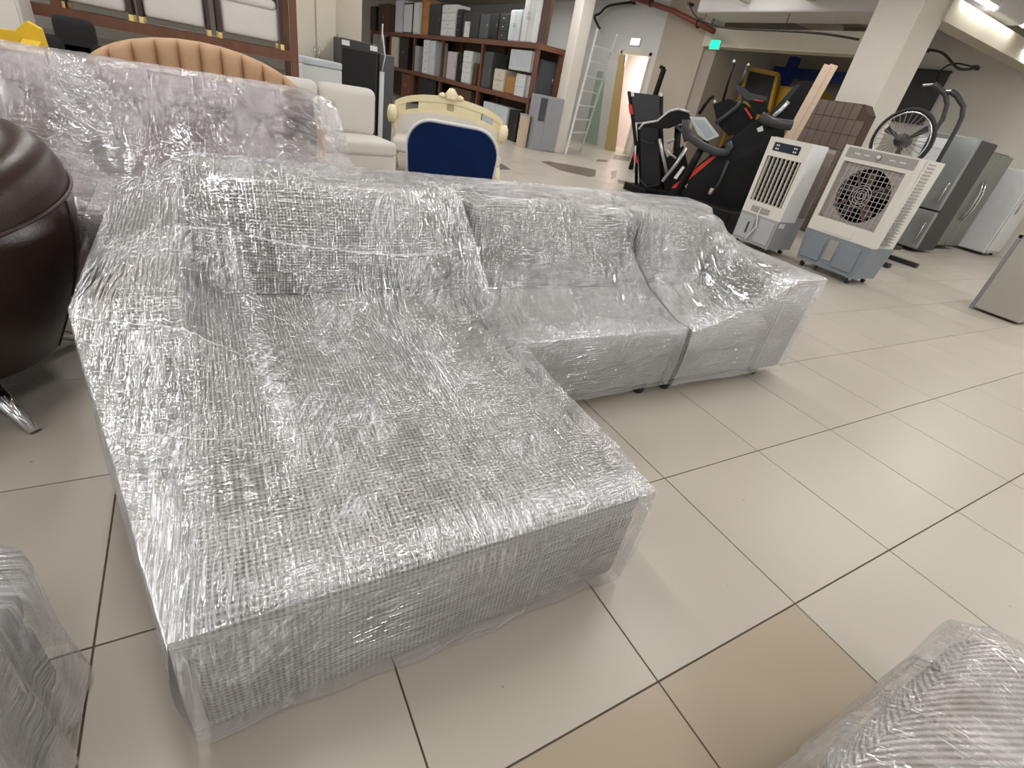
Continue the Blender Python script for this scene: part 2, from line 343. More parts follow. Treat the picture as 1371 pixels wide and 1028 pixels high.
# joists under the ceiling, right-hand side
# the unseen sides of the hall: piers and tall shop windows behind the camera and to the left
def pierwall(name, a, b, axis, spans):
    m = MB(); lo, hi = a, b
    def seg(p, q, z0, z1):
        if axis == 'x': m.box((p, -4.2, z0), (q, -4.0, z1))
        else: m.box((-6.2, p, z0), (-6.0, q, z1))
    seg(lo, hi, 0, .5); seg(lo, hi, 3.2, CZ); c = lo
    for p, q in spans: seg(c, p, .5, 3.2); c = q
    seg(c, hi, .5, 3.2); return struct(m.build(name, 'wall_paint'))
pierwall('wall_front', -6.2, 14.2, 'x', [(-5,-2.6),(-1.6,.8),(1.8,4.2),(5.2,7.6),(8.6,11)])
pierwall('wall_left', -4.2, 26, 'y', [(-3,-.6),(.6,3),(4.2,6.6),(8,10.4),(12,14.4)])
M('joist', (.63,.58,.47), .7, var=.1, scale=2)
cj = thing('ceiling_frame', 'cream painted ceiling joists and cross rails overhead', 'ceiling'); del cj['category']; cj['kind'] = 'structure'
for y in np.arange(-1.6, 9.0, 1.5):
    b = MB(); b.box((4.5, y-.07, 3.50), (14, y+.07, 3.74)); b.build('joist', 'joist', cj)
for x in np.arange(5.6, 14, 1.6):
    b = MB(); b.box((x-.05, -2.2, 3.74), (x+.05, 9.5, CZ)); b.build('cross_rail', 'joist', cj)
# fluorescent fittings
M('fitting', (.8,.8,.8), .4); emit('tube_glow', (1,.98,.95), 9.0)
def batten(p, q, label, group=None, en=20.):
    p, q = Vector(p), Vector(q); c = (p+q)/2; dv = (q-p); L2 = dv.length/2; z = c.z
    t = thing('fluorescent_light', label, 'light', tuple(c), math.atan2(-dv.x, dv.y), group=group)
    b = MB(); b.cbox((-.05, -L2, .03), (.05, L2, .09), .008); b.build('housing', 'fitting', t)
    b = MB(); b.tube([(0,-L2+.04,0), (0,L2-.04,0)], .018, 10); b.build('tube', 'tube_glow', t, True)
    for s in (-1, 1):
        b = MB(); b.box((-.02, s*(L2-.03)-.012, -.022), (.02, s*(L2-.03)+.012, .03)); b.build('lamp_holder', 'fitting', t)
        b = MB(); b.tube([(0, s*L2*.7, .09), (0, s*L2*.7, CZ-z)], .006, 6); b.build('hanger', 'fitting', t)
    a = area('tube_lamp', (c.x, c.y, z-.03), (.12, L2*2), en*L2/.75, (1.,.985,.965), (0,0,math.atan2(-dv.x, dv.y)))
batten(onz(1278,47,3.2), onz(1400,70,3.2), 'long fluorescent tube light slung below the beam, above the fridges', en=4.)
batten(onz(1296,-8,3.36), onz(1372,36,3.36), 'fluorescent tube light running along the ceiling above the beam', en=4.)
for x in (-3.2, .2, 3.6, 7.0):
    for k, y in enumerate((-1.2, 1.6, 4.4, 7.2, 10.0, 13.0)):
        batten((x, y-.75, 3.36), (x, y+.75, 3.36), 'fluorescent tube light hung from the ceiling above the sofas', 'ceiling tube lights over the sofas')
for x, y in ((9.6,8.6),(9.6,11.4),(9.6,14.2),(4.,15.5),(4.,18.5),(4.,21.5),(.5,16.),(.5,19.),(10.,18.)):  # unseen lamps added to brighten the far wall and hall
    batten((x, y-.75, 3.80), (x, y+.75, 3.80), 'unseen fluorescent tube light added close under the far ceiling', 'added tube lights under the far ceiling')
for x, y in ((11.6,-.6),(11.6,1.9),(8.9,.6)):  # unseen lamps added to brighten the right wall and the square column
    batten((x, y-.75, 3.80), (x, y+.75, 3.80), 'unseen fluorescent tube light added under the ceiling by the right wall', 'added tube lights by the right wall', en=38.)
b = MB(); b.box((9.6, 4.45, 3.02), (14, 4.75, 3.30)); struct(b.build('trim_4', 'joist'), 'cream beam running from the square column to the right wall')
# ================================================================== WRAPPED SECTIONAL SOFA
fabric('sofa_fabric', (.40,.385,.345), (.04,.036,.03), pitch=.0112, amt=1.15); M('foot_black', (.02,.02,.02), .4); M('base_dark', (.05,.05,.05), .9)
filmmat('film', haze=.035, crease=.42, lines=((1.03,-.01,.0018),(1.60,-.06,.0022),(.74,.0,.0012))); filmmat('film_b', haze=.045, crease=.3, su=(60,7)); filmmat('film_mauve', haze=.07, crease=.24, gloss=.55, su=(6, 55)); filmmat('film_small', haze=.05, crease=.28, gloss=.6, su=(55, 4))
rs = np.random.RandomState(4)
def wrinkle(X, Y, fx, fy, n=14, seed=0):
    r = np.random.RandomState(seed); z = np.zeros_like(X)
    for k in range(n):
        a = fx*(.5+r.rand()*1.3); b = fy*(r.rand()*2-1); z += np.sin(2*PI*(a*X+b*Y) + r.rand()*6.28)*(.4+r.rand())
    return z/n**.5
def box_h(X, Y, x0, x1, y0, y1, z, soft=.03, puff=0.):
    d = np.minimum(np.minimum(X-x0, x1-X), np.minimum(Y-y0, y1-Y)); k = np.clip(d/soft, 0, 1)
    pf = puff*np.clip(1-((2*X-x0-x1)/(x1-x0))**2, 0, 1)*np.clip(1-((2*Y-y0-y1)/(y1-y0))**2, 0, 1)
    return np.where(d >= -.001, z+pf-soft*.8*(1-np.sqrt(np.clip(1-(1-k)**2, 0, 1))), 0)
def wrap_film(name, parent, xl, xr, y0, y1, obst, zb, prof_r=None, prof_l=None, prof_f=None, nx=110, ny=150, amp=.0035, mat='film', it=700, sag=.00002, seed=1, hem=.012, bulge=(1,1,1,1), layers_and_sheen=None, lf=.5, ll=1.0):
    """stretch film pulled over a module: the sheet rests on the upholstery and spans the hollows (relaxed membrane), then drops to the hem"""
    s = np.linspace(0, 1, nx); t = np.linspace(0, 1, ny); Sg, Tg = np.meshgrid(s, t); Y = y0 + (y1-y0)*Tg; XL = xl(Y); XR = xr(Y); X = XL + (XR-XL)*Sg
    H = obst(X, Y) + .006; Z = H.copy()
    def edge(h, sg):
        z = h.copy()
        for _ in range(3000): z[1:-1] = np.maximum(h[1:-1], .5*(z[:-2]+z[2:])-sg)
        return z
    Z[:, -1] = prof_r(Y[:, -1]) if prof_r else edge(H[:, -1], .00004)
    Z[:, 0] = prof_l(Y[:, 0]) if prof_l else edge(H[:, 0], .00004)
    e0 = H[0].copy(); e0[0], e0[-1] = Z[0,0], Z[0,-1]; Z[0] = prof_f(X[0]) if prof_f else edge(e0, .00002)
    e1 = H[-1].copy(); e1[0], e1[-1] = Z[-1,0], Z[-1,-1]; Z[-1] = edge(e1, 0)
    for _ in range(it): Z[1:-1,1:-1] = np.maximum(H[1:-1,1:-1], .25*(Z[:-2,1:-1]+Z[2:,1:-1]+Z[1:-1,:-2]+Z[1:-1,2:])-sag)
    free = np.clip((Z-H)/.02, 0, 1)*.8+.35
    Wk = wrinkle(X, Y, 16, 2.2, 16, seed)*amp*free; Wk[0] *= .3; Wk[-1] *= .3
    Z = np.maximum(Z + np.abs(Wk), H)
    vs = np.stack([X, Y, Z], -1).reshape(-1, 3).tolist(); uv = np.stack([X, Y], -1).reshape(-1, 2).tolist(); fs = []
    for j in range(ny-1):
        for i in range(nx-1): fs.append((j*nx+i, j*nx+i+1, (j+1)*nx+i+1, (j+1)*nx+i))
    # skirts
    K = 14; dens = (layers_and_sheen(X, Y, Z-H) if layers_and_sheen else 0*X).reshape(-1).tolist()
    def skirt(ids, out, sw, bg=1.):
        base = len(vs); n = len(ids); per = 0; prev = None
        P = [vs[i] for i in ids]; pr = []
        for p in P:
            if prev: per += math.dist(prev[:2], p[:2])
            prev = p; pr.append(per)
        for k in range(1, K+1):
            f = k/K
            for q, p in enumerate(P):
                zz = p[2]+(zb-p[2])*f; bul = bg*(math.sin(f*PI)*.012 + math.sin(pr[q]*31+sw)*.003*f + math.sin(pr[q]*11+f*5)*.004*math.sin(f*PI))
                vs.append([p[0]+out[0]*bul, p[1]+out[1]*bul, zz + (hem*math.sin(pr[q]*9+sw) if k == K else 0)])
                dens.append(lf*max(0, 1-f*2.2) if sw == 0 else (ll if sw == 2 else .3))  # front skirt: sheen painted near the top; left skirt: extra turns
                uv.append((zz*1.0+sw, pr[q]) if abs(out[1]) > .5 else (pr[q]+sw, zz))
        for k in range(K):
            for q in range(n-1):
                a = ids[q] if k == 0 else base+(k-1)*n+q; bb = ids[q+1] if k == 0 else base+(k-1)*n+q+1; c = base+k*n+q+1; d = base+k*n+q
                fs.append((a, bb, c, d))
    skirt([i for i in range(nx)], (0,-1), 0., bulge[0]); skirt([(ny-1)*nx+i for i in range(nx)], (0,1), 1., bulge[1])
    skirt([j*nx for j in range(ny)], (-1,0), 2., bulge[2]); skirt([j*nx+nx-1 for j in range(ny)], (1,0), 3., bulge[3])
    me = bpy.data.meshes.new(name); me.from_pydata(vs, [], fs); ul = me.uv_layers.new(name='UVMap')
    lv = np.zeros(len(me.loops), dtype=np.int32); me.loops.foreach_get('vertex_index', lv); ul.data.foreach_set('uv', np.array(uv, dtype=np.float32)[lv].ravel())
    da = me.attributes.new('layers_and_sheen', 'FLOAT', 'POINT'); da.data.foreach_set('value', dens)
    me.materials.append(MATS[mat]); me.polygons.foreach_set('use_smooth', [True]*len(me.polygons)); me.update(); me.set_sharp_from_angle(angle=math.radians(48))
    o = bpy.data.objects.new(name, me); COL.objects.link(o); o.parent = parent
    o['label'] = 'clear crinkled stretch film'
    return o
def ch_layers_sheen(X, Y, F):
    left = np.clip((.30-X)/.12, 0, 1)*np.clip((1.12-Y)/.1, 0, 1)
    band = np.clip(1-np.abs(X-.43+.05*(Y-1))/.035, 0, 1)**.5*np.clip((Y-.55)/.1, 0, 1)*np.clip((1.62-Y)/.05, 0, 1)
    shine = np.exp(-((X-.97)/.10)**2-((Y-1.0)/.28)**2) + .8*np.exp(-((X-1.12)/.16)**2-((Y-1.72)/.14)**2)  # highlights put into the film as denser haze
    edge = np.clip(1-np.abs(Y-.33)/.06, 0, 1)*np.clip((X-.25)/.2, 0, 1)  # bright sheen along the front edge, painted as haze
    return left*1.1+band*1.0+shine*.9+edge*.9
def interp(pts):
    ys = [p[0] for p in pts]; zs = [p[1] for p in pts]
    return lambda y: np.interp(y, ys, zs)
SH, BH, AH = .375, .812, .615     # seat, back, arm heights
GRP = 'modules of the wrapped sectional sofa'
def feet(t, pts):
    for x, y in pts:
        b = MB(); b.lathe([(.022,0), (.028,.012), (.03,.055)], (x, y, 0), 14); b.build('foot', 'foot_black', t, True, 40)
# --- chaise module
ch = thing('sofa_chaise', 'grey woven chaise module with one arm, wrapped in stretch film', 'sofa', (.75, 1.2, 0), group=GRP)
L0 = (.75, 1.2, 0); off = lambda a: (a[0]-L0[0], a[1]-L0[1], a[2])
def R(a, b, r, name, t, puff=(0,0,0,0,0,0), mat='sofa_fabric', n=8, k=4):
    m = MB(); m.rbox(off(a), off(b), r, k, n, puff); return m.build(name, mat, t, True)
R((.215,.30,.022), (1.28,2.06,SH-.085), .03, 'base', ch)
R((.215,.295,SH-.10), (1.28,1.80,SH), .045, 'seat', ch, (0,0,0,0,0,.018), n=14)
R((.046,1.07,.022), (.262,2.07,AH), .045, 'arm', ch, (0,.004,.004,0,0,.006))
R((.265,1.90,.06), (1.28,2.09,BH-.02), .05, 'backrest', ch)
R((.285,1.68,SH-.02), (1.275,1.93,BH-.035), .075, 'back_cushion', ch, (0,0,.05,0,0,.012), n=12)
feet(ch, [tuple(off((x, y, 0))[:2]) for x, y in ((.27,.37),(1.22,.37),(.27,1.98),(1.22,1.98),(.12,1.15))])
def ob_ch(X, Y):
    H = np.maximum(box_h(X, Y, .17, 1.33, .26, 2.1, SH+.004, .06, .022), box_h(X, Y, .005, .268, 1.055, 2.12, AH+.004, .05))
    return np.maximum(H, np.maximum(box_h(X, Y, .26, 1.33, 1.9, 2.13, BH-.02, .05), box_h(X, Y, .28, 1.28, 1.66, 1.95, BH-.03, .10)))
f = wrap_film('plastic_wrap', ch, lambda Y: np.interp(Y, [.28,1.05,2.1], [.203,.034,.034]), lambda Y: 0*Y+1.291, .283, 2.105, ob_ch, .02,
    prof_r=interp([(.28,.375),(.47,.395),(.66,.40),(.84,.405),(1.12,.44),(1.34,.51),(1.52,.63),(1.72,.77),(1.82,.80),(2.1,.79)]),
    prof_l=interp([(.28,.375),(.6,.43),(1.0,.60),(1.06,.62),(1.8,.625),(2.1,.64)]), layers_and_sheen=ch_layers_sheen, bulge=(1,1,1,.1), amp=.006, nx=130, ny=190, it=900)
f.location = (-L0[0], -L0[1], 0)
M('zip_shade_dark', (.02,.018,.02), .6)  # dark zip line, also painted contact shade in the cushion crease
m = MB(); m.tube([off((x, 1.632+.02*abs((x-.78)/.5)**2, SH+.022+.006*math.sin(x*9))) for x in np.linspace(.31,1.26,30)], .004, 6); m.build('zip_crease_shade', 'zip_shade_dark', ch, True)
# --- middle module
md = thing('sofa_module', 'grey woven armless sofa module between chaise and end module, wrapped in film', 'sofa', (1.79, 1.6, 0), group=GRP)
L0 = (1.79, 1.6, 0)
R((1.305,1.14,.05), (2.275,2.06,SH-.02), .03, 'base', md); R((1.303,1.125,.20), (2.277,1.85,SH), .05, 'seat', md, (0,0,.01,0,0,.02), n=12)
R((1.305,1.88,.06), (2.275,2.08,BH-.02), .05, 'backrest', md); R((1.315,1.66,SH-.02), (2.265,1.92,BH-.03), .08, 'back_cushion', md, (0,0,.05,0,0,.012), n=12)
feet(md, [tuple(off((x, y, 0))[:2]) for x, y in ((1.36,1.19),(2.15,1.17),(1.36,1.98),(2.22,1.98))])
def ob_md(X, Y): return np.maximum(box_h(X, Y, 1.27, 2.31, 1.08, 2.1, SH+.004, .05, .025), np.maximum(box_h(X, Y, 1.27, 2.31, 1.88, 2.13, BH-.02, .05), box_h(X, Y, 1.31, 2.27, 1.64, 1.93, BH-.025, .10)))
pm = interp([(1.1,.365),(1.2,.38),(1.44,.455),(1.67,.60),(1.85,.77),(1.92,.79),(2.1,.78)])
f = wrap_film('plastic_wrap', md, lambda Y: 0*Y+1.299, lambda Y: 0*Y+2.279, 1.108, 2.10, ob_md, .06, prof_r=pm, prof_l=pm, bulge=(.5,1,.1,.1), hem=.005, mat='film_b', layers_and_sheen=lambda X, Y, F: np.clip(1-(Y-1.1)/.14, 0, 1)*.9, lf=.9, ll=.4, amp=.004, nx=90, ny=100, seed=5); f.location = (-L0[0], -L0[1], 0)  # sheen on the front top painted as denser film haze
m = MB(); m.tube([off((x, 1.612+.02*abs((x-1.79)/.5)**2, SH+.026-.02*((x-1.79)/.48)**2)) for x in np.linspace(1.34,2.22,26)], .004, 6); m.build('zip_crease_shade', 'zip_shade_dark', md, True)  # zip line doubling as painted crease shade
# --- end module with the right arm
en = thing('sofa_end_module', 'grey woven end module with low padded arm facing air coolers, wrapped in film', 'sofa', (2.77, 1.6, 0), group=GRP)
L0 = (2.77, 1.6, 0)
R((2.295,1.14,.05), (2.975,2.06,SH-.02), .03, 'base', en); R((2.293,1.125,.20), (2.975,1.85,SH), .05, 'seat', en, (0,0,.01,0,0,.02), n=12)
R((2.295,1.88,.06), (3.10,2.08,BH-.02), .05, 'backrest', en); R((2.305,1.66,SH-.02), (2.96,1.92,BH-.03), .08, 'back_cushion', en, (0,0,.05,0,0,.012), n=12)
R((2.98,1.105,.05), (3.235,2.06,AH), .04, 'arm', en, (0,0,.004,0,0,.008))
feet(en, [tuple(off((x, y, 0))[:2]) for x, y in ((2.335,1.17),(3.08,1.17),(2.35,1.98),(3.15,1.98))])
def ob_en(X, Y): return np.maximum(np.maximum(box_h(X, Y, 2.26, 3.0, 1.08, 2.1, SH+.004, .05, .025), box_h(X, Y, 2.975, 3.28, 1.07, 2.13, AH+.004, .05)), np.maximum(box_h(X, Y, 2.26, 3.11, 1.88, 2.13, BH-.02, .05), box_h(X, Y, 2.30, 2.97, 1.64, 1.93, BH-.025, .10)))
f = wrap_film('plastic_wrap', en, lambda Y: 0*Y+2.290, lambda Y: 0*Y+3.244, 1.092, 2.10, ob_en, .06, prof_l=pm, bulge=(.5,1,.1,.2), hem=.005, mat='film_b', layers_and_sheen=lambda X, Y, F: np.clip(1-(Y-1.1)/.14, 0, 1)*.9, lf=.9, ll=.4, amp=.004, nx=90, ny=100, seed=9); f.location = (-L0[0], -L0[1], 0)  # front top sheen put into the film haze here too
# ================================================================== OTHER WRAPPED AND LOUNGE FURNITURE
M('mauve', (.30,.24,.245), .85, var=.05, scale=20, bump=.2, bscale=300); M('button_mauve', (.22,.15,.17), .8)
M('leather', (.026,.011,.008), .33, var=.35, scale=9, bump=.12, bscale=90, rvar=.12, spec=.32); M('chrome', (.75,.75,.77), .12, 1.)
M('tan_velvet', (.50,.32,.19), .7, var=.15, scale=5, bump=.05); M('yellow_fabric', (.75,.50,.03), .8, var=.08, bump=.2, bscale=200); M('black_fabric', (.012,.012,.014), .85)
M('offwhite', (.68,.65,.60), .85, var=.04, bump=.15, bscale=250); M('navy_velvet', (.002,.014,.072), .8, var=.35, scale=4, spec=.15); M('white_piping', (.72,.71,.70), .6)
M('cream_gold', (.80,.70,.45), .4, var=.12, scale=6); M('brass', (.85,.62,.25), .25, .9); M('white_vinyl', (.74,.72,.69), .4, var=.04); M('dark_wood', (.055,.026,.018), .4, var=.3, stretch=(1,1,8), scale=3)
M('rack_wood', (.16,.065,.035), .55, var=.35, stretch=(8,1,1), scale=2); M('black_plastic', (.015,.015,.017), .45); M('rubber', (.02,.02,.02), .8)
# --- mauve tufted sofa behind the sectional
mv = thing('tufted_sofa', 'mauve diamond-tufted sofa under cloudy plastic film, behind the grey sectional', 'sofa', (-.1, 2.93, 0))
X0, X1 = -1.25, .95
nx, nz = 150, 46; vs = []; fs = []
for k in range(nz+1):
    for i in range(nx+1):
        x = X0 + (X1-X0)*i/nx; f = k/nz; z = .40 + .58*f
        a = (x-X0)/.20; bq = (z-.40)/.26
        tuft = abs(math.sin(PI*(a+bq)/1))*abs(math.sin(PI*(a-bq)/1)) if z < .84 else abs(math.sin(PI*(a+.5*0)))
        y = 3.02 + .12*f - .06*tuft**.45
        if f > .85: y += .10*((f-.85)/.15)**2; z -= .02*((f-.85)/.15)**2
        vs.append((x+.1, y-2.85, z))
for k in range(nz):
    for i in range(nx): fs.append((k*(nx+1)+i, k*(nx+1)+i+1, (k+1)*(nx+1)+i+1, (k+1)*(nx+1)+i))
b = MB(); b.add(vs, fs); bk = b.build('tufted_back', 'mauve', mv, True)
for r_, zz in enumerate((.53, .66, .79)):
    for i in range(11):
        x = X0 + .1*(1 if r_ % 2 == 0 else 2) + .2*i
        if x < X1-.03:
            b = MB(); b.lathe([(.0,.008), (.010,.006), (.014,0), (.012,-.008)], (x+.1, 3.025+.12*(zz-.4)/.58-2.85, zz), 10, 'y'); b.build('button', 'button_mauve', bk, True)
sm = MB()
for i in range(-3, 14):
    for d in (-1, 1):      # dark lines in the diagonal pleats, painted crease shade
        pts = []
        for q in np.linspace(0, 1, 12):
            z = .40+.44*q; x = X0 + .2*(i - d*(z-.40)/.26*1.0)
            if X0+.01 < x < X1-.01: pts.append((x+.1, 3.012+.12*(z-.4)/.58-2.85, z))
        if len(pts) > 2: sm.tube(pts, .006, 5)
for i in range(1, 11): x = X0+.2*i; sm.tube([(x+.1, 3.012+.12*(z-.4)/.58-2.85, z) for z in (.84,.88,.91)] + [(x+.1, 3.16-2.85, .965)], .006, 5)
sm.build('pleat_shade_lines', 'button_mauve', bk, True)  # dark tubes added to darken the tufting creases
b = MB(); b.rbox((X0+.1, .30, .08), (X1+.1, .46, .955), .05); b.build('back_frame', 'mauve', mv, True)
b = MB(); b.rbox((X0+.1, -.50, .08), (X1+.1, .2, .30), .04); b.build('base', 'mauve', mv, True)
for i in range(2):
    w_ = (X1-X0)/2; b = MB(); b.rbox((X0+.1+i*w_+.01, -.54, .29), (X0+.1+(i+1)*w_-.01, .18, .47), .06, 4, 10, (0,0,0,0,0,.02)); b.build('seat_cushion', 'mauve', mv, True)
for s in (0, 1):
    xa = X0-.10 if s == 0 else X1-.02; b = MB(); b.rbox((xa+.1, -.42, .08), (xa+.22, .40, .62), .058, 4, 8); b.build('arm', 'mauve', mv, True)
for x in (X0+.15, X1-.05):
    for y in (-.42, .34):
        b = MB(); b.lathe([(.02,0), (.035,.09)], (x+.1, y, 0), 12); b.build('leg', 'dark_wood', mv, True)
def ob_mv(X, Y): return np.maximum(box_h(X, Y, X0-.15, X1+.16, 2.30, 3.3, .49, .05, .03), np.maximum(box_h(X, Y, X0-.2, X1+.13, 2.4, 3.3, .40, .05), box_h(X, Y, X0-.2, X1+.05, 3.00, 3.32, .985, .08)))
f = wrap_film('plastic_wrap', mv, lambda Y: 0*Y+X0-.12, lambda Y: np.interp(Y, [2.3,3.0,3.3], [1.13,1.11,1.02]), 2.302, 3.29, ob_mv, .33, prof_r=interp([(2.3,.49),(2.45,.63),(2.9,.66),(3.02,.80),(3.12,.95),(3.3,.94)]), amp=.006, mat='film_mauve', nx=110, ny=90, seed=21, sag=.00004)
f.location = (.1, -2.85, 0)

# --- brown leather tub chair
lc = thing('tub_chair', 'dark brown leather tub chair on splayed chrome legs', 'chair', (-.525, 1.83, 0), rz=math.radians(35)); lc.scale = (1.06, 1.06, .98)
def tub(t):
    n = 72; m = 22; vs = []; fs = []
    for i in range(n+1):
        th = -PI*.80 + 2*PI*.80*i/n               # 0 = back of chair (+x), ends at the front arms
        c = abs(th)/(PI*.80); hh = .87 - .22*c**1.6 - .10*max(0, c-.85)/.15; tk = .105-.02*c; Rr = .42
        for j in range(m):
            # closed section: outer skirt up, rolled rim, inner face down
            a = j/(m-1)
            if a < .40: q = a/.40; r = Rr-.10+.13*math.sin(q*PI*.55); z = .16 + (hh-.13-.16)*q
            elif a < .70: q = (a-.40)/.30; an = PI*q; r = Rr-.10+.13*math.sin(.55*PI) - tk + tk*math.cos(an)*1.0; z = hh-.13 + .13*math.sin(an)
            else: q = (a-.70)/.30; r = Rr-.10+.13*math.sin(.55*PI) - 2*tk + .02*math.sin(q*PI); z = hh-.13 - (hh-.13-.34)*q
            vs.append((r*math.cos(th), r*1.02*math.sin(th), z))
    for i in range(n):
        for j in range(m-1): fs.append((i*m+j, (i+1)*m+j, (i+1)*m+j+1, i*m+j+1))
    fs.append(tuple(range(m))); fs.append(tuple(reversed(range(n*m, n*m+m))))
    b = MB(); b.add(vs, fs); sh = b.build('shell', 'leather', t, True)
    b = MB(); pts = []
    for i in range(n+1):
        th = -PI*.80 + 2*PI*.80*i/n; c = abs(th)/(PI*.80); hh = .87-.22*c**1.6-.10*max(0, c-.85)/.15; pts.append((.453*math.cos(th), .46*math.sin(th), hh-.135))
    b.tube(pts, .006, 6); b.build('piping', 'leather', sh, True)
    for th in (-1.5, -.75, 0, .75, 1.5):
        b = MB(); pts = []
        c = abs(th)/(PI*.80); hh = .87-.22*c**1.6
        for q in np.linspace(0, 1, 10): r = .32+.13*math.sin(q*PI*.55)+.001; pts.append((r*math.cos(th), r*1.02*math.sin(th), .16+(hh-.29)*q))
        b.tube(pts, .003, 5); b.build('seam', 'leather', sh, True)
    b = MB(); b.lathe([(.0,.15), (.28,.15), (.33,.18), (.36,.26), (.36,.32), (.30,.335), (0,.335)], (0,0,0), 40); b.build('base', 'leather', t, True, 50)
    b = MB(); b.lathe([(0,.31), (.24,.31), (.285,.34), (.29,.40), (.25,.44), (0,.455)], (-.06,0,0), 40); b.build('seat_cushion', 'leather', t, True)
    for a in (-1.5, .07, 1.64, 3.2):
        cx, sy = math.cos(a), math.sin(a); b = MB(); b.tube([(.20*cx, .20*sy, .165), (.35*cx, .35*sy, .06), (.43*cx, .43*sy, .006)], [.036,.022,.016], 12); b.build('leg', 'chrome', t, True)
tub(lc)
# --- small wrapped pieces at the edges of the picture
striped('stripe_cloth', (.48,.43,.38), (.10,.08,.065), amt=.9); M('pinkgrey', (.42,.37,.34), .85, var=.06, bump=.2, bscale=200)
def shell_film(parent, a, b, r, mat, flare=0., amp=.006, seed=1):
    """loose film around a block, hem slightly flared"""
    n = 100; K = 26; vs = []; uv = []; fs = []; cx, cy = (a[0]+b[0])/2, (a[1]+b[1])/2; hx, hy = (b[0]-a[0])/2, (b[1]-a[1])/2; per = 2*(2*hx+2*hy); R2 = np.random.RandomState(seed)
    ph = R2.rand(6)*6
    for k in range(K+1):
        f = k/K
        for i in range(n):
            an = 2*PI*i/n; ca, sa = math.cos(an), math.sin(an); q = (abs(ca)**8+abs(sa)**8)**(-1/8); s = i/n*per
            if f < .35: g = f/.35; rr = g**.8 if k else 0.; rr = rr*(1-.03*(1-g)); z = b[2] - .05*max(0, (g-.7)/.3)**2
            else: g = (f-.35)/.65; rr = 1+flare*g**2; z = b[2]-.05 + (a[2]+.02-b[2]+.05)*g
            wv = amp*(math.sin(s*40+ph[0])+math.sin(s*67+ph[1]+f*3)+.6*math.sin(s*23+f*8+ph[2]))*min(1, f*2.5)
            vs.append((cx+(hx*rr+wv)*ca*q, cy+(hy*rr+wv)*sa*q, z+amp*.5*math.sin(s*31+ph[3])*(f if f < 1 else 2))); uv.append((s, z))
    for k in range(K):
        for i in range(n): fs.append((k*n+i, k*n+(i+1) % n, (k+1)*n+(i+1) % n, (k+1)*n+i))
    me = bpy.data.meshes.new('plastic_wrap'); me.from_pydata(vs, [], fs); ul = me.uv_layers.new(name='UVMap')
    lv = np.zeros(len(me.loops), dtype=np.int32); me.loops.foreach_get('vertex_index', lv); ul.data.foreach_set('uv', np.array(uv, dtype=np.float32)[lv].ravel())
    me.materials.append(MATS[mat]); me.polygons.foreach_set('use_smooth', [True]*len(me.polygons)); me.update()
    o = bpy.data.objects.new('plastic_wrap', me); COL.objects.link(o); o.parent = parent; o['label'] = 'clear crinkled stretch film'; return o
st = thing('ottoman', 'striped brown-grey ottoman bundled in shiny film on tan tile', 'ottoman', (1.48, -.64, 0), rz=math.radians(2))
b = MB(); b.rbox((-.45,-.33,.06), (.16,.33,.30), .03); b.build('base', 'stripe_cloth', st, True)
b = MB(); b.rbox((-.45,-.33,.28), (.16,.33,.475), .07, 4, 10, (0,0,0,0,0,.02)); b.build('cushion', 'stripe_cloth', st, True)
for x in (-.38, .09):
    for y in (-.26, .26):
        b = MB(); b.lathe([(.018,0), (.026,.07)], (x, y, 0), 12); b.build('foot', 'foot_black', st, True)
shell_film(st, (-.475,-.355,0), (.185,.355,.505), .05, 'film_small', .05, .005, 3)
pk = thing('footstool', 'pinkish grey padded footstool in loose film beside the chaise', 'ottoman', (-.345, .33, 0), rz=math.radians(-4))
b = MB(); b.rbox((-.30,-.30,.05), (.30,.22,.24), .03); b.build('base', 'pinkgrey', pk, True)
b = MB(); b.rbox((-.30,-.30,.22), (.30,.25,.405), .06, 4, 10, (0,0,0,0,0,.02)); b.build('cushion', 'pinkgrey', pk, True)
for x in (-.24, .24):
    for y in (-.24, .16):
        b = MB(); b.lathe([(.018,0), (.026,.06)], (x, y, 0), 12); b.build('foot', 'foot_black', pk, True)
shell_film(pk, (-.33,-.33,0), (.33,.29,.43), .05, 'film_small', .03, .005, 8)

# --- tan channel-back loveseat
tn = thing('channel_sofa', 'tan velvet loveseat with arched channel back behind the mauve sofa', 'sofa', (.42, 5.0, 0))
W = .76
def arch(x): return .60 + .42*math.sqrt(max(0, 1-(x/(W+.06))**2))**.9
nch = 10
for i in range(nch):
    xa, xb = -W + 2*W*i/nch, -W + 2*W*(i+1)/nch; vs = []; fs = []; na, nb = 8, 14
    for k in range(nb+1):
        for j in range(na+1):
            x = xa+(xb-xa)*j/na; q = abs(math.sin(PI*j/na))**.5; top = arch(x); z = .36+(top-.36)*min(1, k/(nb-4)); y = .20-.07*q
            if k > nb-4: an = (k-(nb-4))/4*PI*.6; y = .20-.07*q + .09*(1-math.cos(an)); z = top + .06*math.sin(an)*1.
            vs.append((x, y + .18*(x/W)**2*-1, z))
    for k in range(nb):
        for j in range(na): fs.append((k*(na+1)+j, k*(na+1)+j+1, (k+1)*(na+1)+j+1, (k+1)*(na+1)+j))
    b = MB(); b.add(vs, fs); b.build('channel', 'tan_velvet', tn, True)
b = MB(); poly = [(x, .26, arch(x)) for x in np.linspace(-W, W, 21)]; poly = [(-W, .26, .12)] + poly + [(W, .26, .12)]; b.prism(poly, (0,.06,0)); b.build('back_panel', 'tan_velvet', tn)
b = MB(); b.rbox((-W+.04,-.52,.28), (W-.04,.18,.45), .07, 4, 10, (0,0,0,0,0,.02)); b.build('seat', 'tan_velvet', tn, True)
b = MB(); b.rbox((-W,-.50,.12), (W,.28,.29), .03); b.build('base', 'tan_velvet', tn, True)
